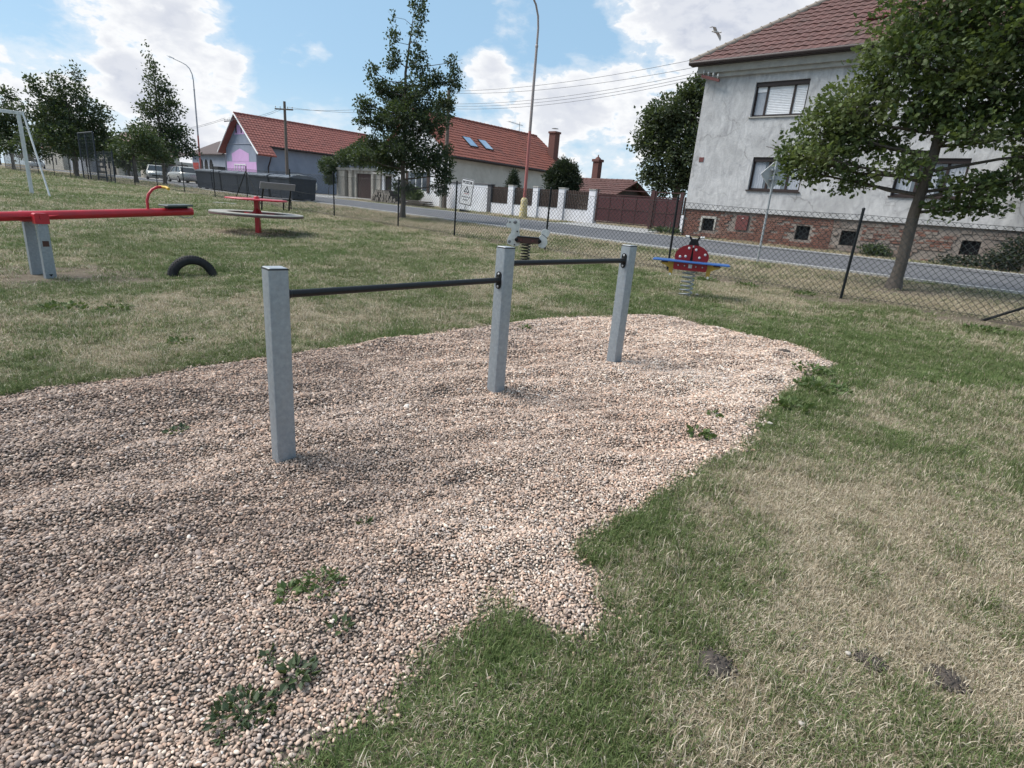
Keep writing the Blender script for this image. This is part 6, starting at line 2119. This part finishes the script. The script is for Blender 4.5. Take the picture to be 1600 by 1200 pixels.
# hedge and tree mass closing the view far down the road
for k, (u, v, h, w) in enumerate(((85, 24.5, 3.4, 3.5), (95, 24.0, 3.8, 3.6), (108, 25.5, 6.0, 4.5), (118, 13, 6.5, 4.2), (104, 9, 6.0, 4.0), (135, 12, 7, 5.5), (135, 26, 6.5, 5.5), (90, 8, 5.2, 3.4), (150, 6, 7, 6.0), (160, 18, 8, 7), (112, 2, 6, 5), (125, -6, 7, 6))):
    x, y = W(u, v)
    tree('roadside_tree', 'dark roadside tree in the line far down the road', x, y, [(0, 0, 0, .16), (0, 0, h * .4, .12), (0, 0, h * .9, .03)],
         [(R_.uniform(-.5, .5) * w * .5, R_.uniform(-.5, .5) * w * .4, h * R_.uniform(.45, .8), w * .42, w * .42, h * .26) for _ in range(7)], 230, 11, .34, .34, M['leaf_oak'], 60 + k, 'far roadside trees', LEAF_SIMPLE, 0, .1)


def shrub(name, label, u, v, blobs, nclust, leaf, mat, seed, shape=LEAF_SIMPLE, sigma=.08, zoff=0.0, group=None):
    x, y = W(u, v)
    o = tree(name, label, x, y, [(0, 0, 0, .035), (0, 0, .5, .02)], blobs, nclust, 12, leaf, sigma, mat, seed, group, shape, STREET_ROT, .1, .5, 'shrub', .3)
    o.location.z += zoff
    return o


shrub('cone_conifer', 'small pointed dwarf conifer showing above the picket bay', 24.7, 26.3, [(0, 0, .6, .7, .6, .6), (0, 0, 1.2, .52, .5, .5), (0, 0, 1.8, .34, .33, .45), (0, 0, 2.2, .16, .16, .35)], 800, .15, M['leaf_conifer'], 81, LEAF_NEEDLE)
shrub('round_conifer', 'rounded dark conifer showing above the picket fence beside the white house', 21.3, 26.8, [(0, 0, 1.0, 1.0, .9, 1.0), (-.3, 0, 2.1, .75, .7, .75), (.3, .1, 2.2, .75, .7, .8), (0, 0, 2.7, .55, .5, .5)], 2000, .18, M['leaf_conifer'], 82, LEAF_NEEDLE)
shrub('ivy_canopy', 'thick dark climber spilling over the garage lintel', 42.0, 26.7, [(-2.6, 0, 2.9, .9, .7, .55), (-1.5, 0, 3.2, 1.1, .8, .7), (-.2, 0, 3.3, 1.2, .8, .75), (1.0, 0, 3.2, 1.1, .8, .65), (2.2, 0, 3.2, 1.1, .8, .6), (3.2, 0, 2.9, .8, .7, .5), (.4, 0, 3.8, .9, .7, .4)], 1150, .14, M['leaf_bush'], 83, sigma=.1)
shrub('clipped_bush', 'clipped round shrub on a stem beside the garage pillar', 46.2, 26.3, [(0, 0, 2.35, .85, .7, .72), (.3, 0, 1.35, .5, .45, .45)], 460, .11, M['leaf_bush'], 84)
shrub('window_shrub', 'yellowish green shrub under the white house window', 34.6, 26.0, [(-.7, 0, .75, .6, .4, .4), (.1, 0, .85, .7, .4, .4), (.9, 0, .7, .6, .4, .4), (.3, 0, .4, 1.0, .4, .4)], 420, .10, M['leaf_weed'], 85)
shrub('wall_plant', 'small green plant at the foot of the rubble plinth', 4.35, 22.75, [(0, 0, .18, .35, .2, .2), (.25, 0, .12, .25, .18, .12)], 90, .08, M['leaf_bush'], 86)
shrub('gate_weed', 'low weed patch at the corner of gate and brick plinth', 12.15, 23.0, [(0, 0, .10, .5, .25, .12), (-.5, 0, .08, .4, .2, .1)], 90, .08, M['leaf_bush'], 87)


# ---------------------------------------------------------------- weeds in gravel and lawn
def weed(x, y, r, n, label, mat='leaf_weed', zf=None, up=.25, seed=1, leaf=.05, shape=LEAF_SIMPLE, group=None):
    rng = np.random.default_rng(seed)
    z = float(gravel_z(np.array(x), np.array(y))) if zf is None else zf
    root = empty('weed', (x, y, z), 0, label, 'weed', group)
    a = rng.uniform(0, 6.283, n); q = r * np.sqrt(rng.random(n))
    P = np.stack([q * np.cos(a), q * np.sin(a), .006 + up * r * rng.random(n) * (1.2 - q / r)], 1)
    T = np.stack([np.cos(a), np.sin(a), rng.uniform(.1, .9, n)], 1)
    me = leaf_mesh('leaves', P, T, leaf, rng, shape); link('leaves', me, M[mat], root)
    b = MB()
    for k in range(max(3, n // 14)):
        i = int(rng.integers(0, n)); b.tube([(0, 0, -.01), tuple(P[i] * .5 + np.array([0, 0, .012])), tuple(P[i])], .0018, 4, False)
    b.build('stems', M[mat], root)
    return root


gw = 'weeds growing through the gravel'
weed(-.69, 1.87, .090, 120, 'bright leafy weed clump out in the gravel, largest light green one', up=.35, seed=2, leaf=.024, group=gw)
weed(-.80, 1.82, .05, 34, 'thin sparse weed sprig at the side of the bright clump', up=.4, seed=3, leaf=.034, group=gw)
weed(-.555, 1.68, .035, 16, 'tiny two-stem weed below the bright clump', 'leaf_bush', up=.6, seed=4, leaf=.034, group=gw)
weed(-.735, 1.31, .095, 170, 'broad dark green weed mat at the gravel edge', 'leaf_bush', up=.30, seed=5, leaf=.026, group=gw)
weed(-.63, 1.47, .048, 40, 'small dark weed rosette between the mat and the bright clump', 'leaf_bush', up=.35, seed=6, leaf=.036, group=gw)
weed(-.755, 1.53, .025, 14, 'speck of a weed beside the small dark rosette', 'leaf_bush', up=.3, seed=7, leaf=.028, group=gw)
weed(-2.10, 3.25, .07, 30, 'flat sparse weed in the gravel left of the tall post', 'leaf_bush', up=.25, seed=8, leaf=.035, group=gw)
weed(1.36, 3.74, .085, 46, 'weed with upright reddish stalk near the gravel bay', up=.5, seed=9, leaf=.045, group=gw)
weed(1.58, 4.12, .06, 22, 'thin weed in the gravel behind the stalked weed', up=.3, seed=10, leaf=.036, group=gw)
weed(-.66, 2.39, .03, 14, 'minute weed tuft in open gravel', 'leaf_bush', up=.3, seed=11, leaf=.026, group=gw)
weed(.10, 6.55, .06, 26, 'small weed near the far gravel edge behind the middle post', up=.4, seed=12, leaf=.04, group=gw)
lw = 'broad-leaved weeds in the lawn'
for k, (x, y, r, n, lb) in enumerate(((-4.82, 5.82, .20, 40, 'light green rosette in the lawn in front of the seesaw'), (-4.35, 5.95, .16, 26, 'smaller green rosette beside the light one in the lawn'), (-3.1, 5.0, .10, 18, 'small rosette in the lawn toward the gravel'),
                                      (6.75, 8.15, .24, 60, 'bright leafy plantain clump below the fence brace'), (3.75, 11.5, .25, 60, 'yellow-green weeds by the fence behind the ladybird rider'), (4.4, 11.1, .2, 40, 'weed clump along the fence foot'),
                                      (5.2, 10.5, .18, 34, 'weed clump next to the bare earth by the fence post'), (2.85, 5.0, .22, 70, 'lush weed clump on the right gravel edge'), (3.0, 5.55, .2, 60, 'lush weeds at the pointed right end of the gravel'), (2.35, 4.45, .16, 46, 'green weed tuft hanging over the right gravel edge'))):
    weed(x, y, r, int(n * 2.2), lb, zf=tz(x, y) + .004, up=.22, seed=20 + k, leaf=.052 if r > .12 else .042, group=lw)
st = MB(); st.tube([(1.30, 3.70, .07), (1.31, 3.71, .17), (1.335, 3.70, .27)], [.0035, .003, .0015], 5)
zr = float(gravel_z(np.array(1.30), np.array(3.70)))
dead = MB((-1.30, -3.70, -.07)); dead.tube([(1.30, 3.70, .06), (1.31, 3.71, .17), (1.345, 3.70, .28)], [.0035, .003, .0015], 5)
tag(dead.build('dry_stalk', M['log_bark'], None, (1.30, 3.70, zr)), 'single dry brown stalk sticking up from the gravel', 'stalk')


# ---------------------------------------------------------------- earth heaps and stones
def earth(x, y, r, h, label, seed):
    rng = random.Random(seed)
    root = empty('molehill', (x, y, tz(x, y)), 0, label, 'molehill', 'small earth heaps in the lawn')
    b = MB(); n = 16
    prof = [(r, -.01), (r * .8, h * .35), (r * .5, h * .8), (r * .2, h), (.001, h)]
    b.lathe(prof, n); b.build('mound', M['soil'], root)
    c = MB()
    for k in range(150):
        a = rng.uniform(0, 6.283); q = r * 1.15 * math.sqrt(rng.random()); s = rng.uniform(.003, .009)
        c.ball((q * math.cos(a), q * math.sin(a), max(.002, h * (1 - (q / r) ** 1.5)) + .002), s, 5, 3, (1, rng.uniform(.6, 1), .7))
    tag(c.build('clods', M['soil'], root), kind='stuff')


earth(.812, 1.655, .075, .022, 'dark crumbly earth heap in the dry foreground lawn', 1)
earth(1.42, 1.72, .05, .014, 'small earth scrape with a pale stone beside it', 2)
earth(1.66, 1.66, .062, .018, 'low earth heap in the straw-dry lawn corner', 3)
earth(3.05, 6.25, .09, .03, 'dark earth lump at the far right edge of the gravel', 4)
rs = random.Random(5)
for k, (x, y, s, lb) in enumerate(((1.345, 1.74, .016, 'pale stone beside the small earth scrape'), (1.02, 1.42, .015, 'pale flat stone lying in the short dry grass'), (.72, 1.93, .012, 'small pale stone in the grass near the gravel spill'), (1.98, 4.02, .03, 'white stone on the gravel edge bay'), (3.0, 9.6, .05, 'grey stone by the ladybird spring'))):
    V0, F0 = ico(2); s *= .65; V = V0 * np.array([1.2, .9, .5]) * s * (1 + .22 * np.sin(V0[:, :1] * 3 + k))
    o = link('stone', mesh_np('stone', V, F0, True), M['stone'], None, (x, y, tz(x, y) + s * .6 + .008), rs.uniform(0, 6)); tag(o, lb, 'stone')


# ---------------------------------------------------------------- bird over the roof
def bird():
    x, y = W(11.25, 22.9)
    root = empty('flying_bird', (x - .18, y, 8.42), rad(-24), 'small pale bird flying past the grey house roof corner', 'bird')
    root.scale = (1.1, 1.1, 1.1)
    b = MB()
    b.tube([(-.15, 0, .02), (-.10, 0, .025), (-.03, 0, .01), (.05, 0, -.01), (.11, 0, -.02), (.17, 0, -.01)], [.010, .030, .042, .036, .018, .026], 9)
    b.ball((-.13, 0, .03), .030, 8, 6); b.tube([(-.155, 0, .028), (-.19, 0, .022)], [.011, .002], 6)
    b.build('body', M['bird'], root)
    for pts in ([(-.09, -.02, .03), (.03, -.02, .03), (-.13, -.10, .13), (-.02, -.12, .12), (-.24, -.16, .10), (-.15, -.18, .13)],
                [(-.05, .02, .02), (.06, .02, .0), (.05, .10, -.10), (.15, .11, -.08), (.15, .16, -.24), (.17, .15, -.16)]):
        w = MB()
        w.add([*pts, *[(p, q, r_ - .008) for p, q, r_ in pts]], [(0, 1, 3, 2), (2, 3, 5, 4), (6, 8, 9, 7), (8, 10, 11, 9), (0, 2, 8, 6), (2, 4, 10, 8), (1, 7, 9, 3), (3, 9, 11, 5), (4, 5, 11, 10)])
        w.build('wing', M['bird'], root)


bird()
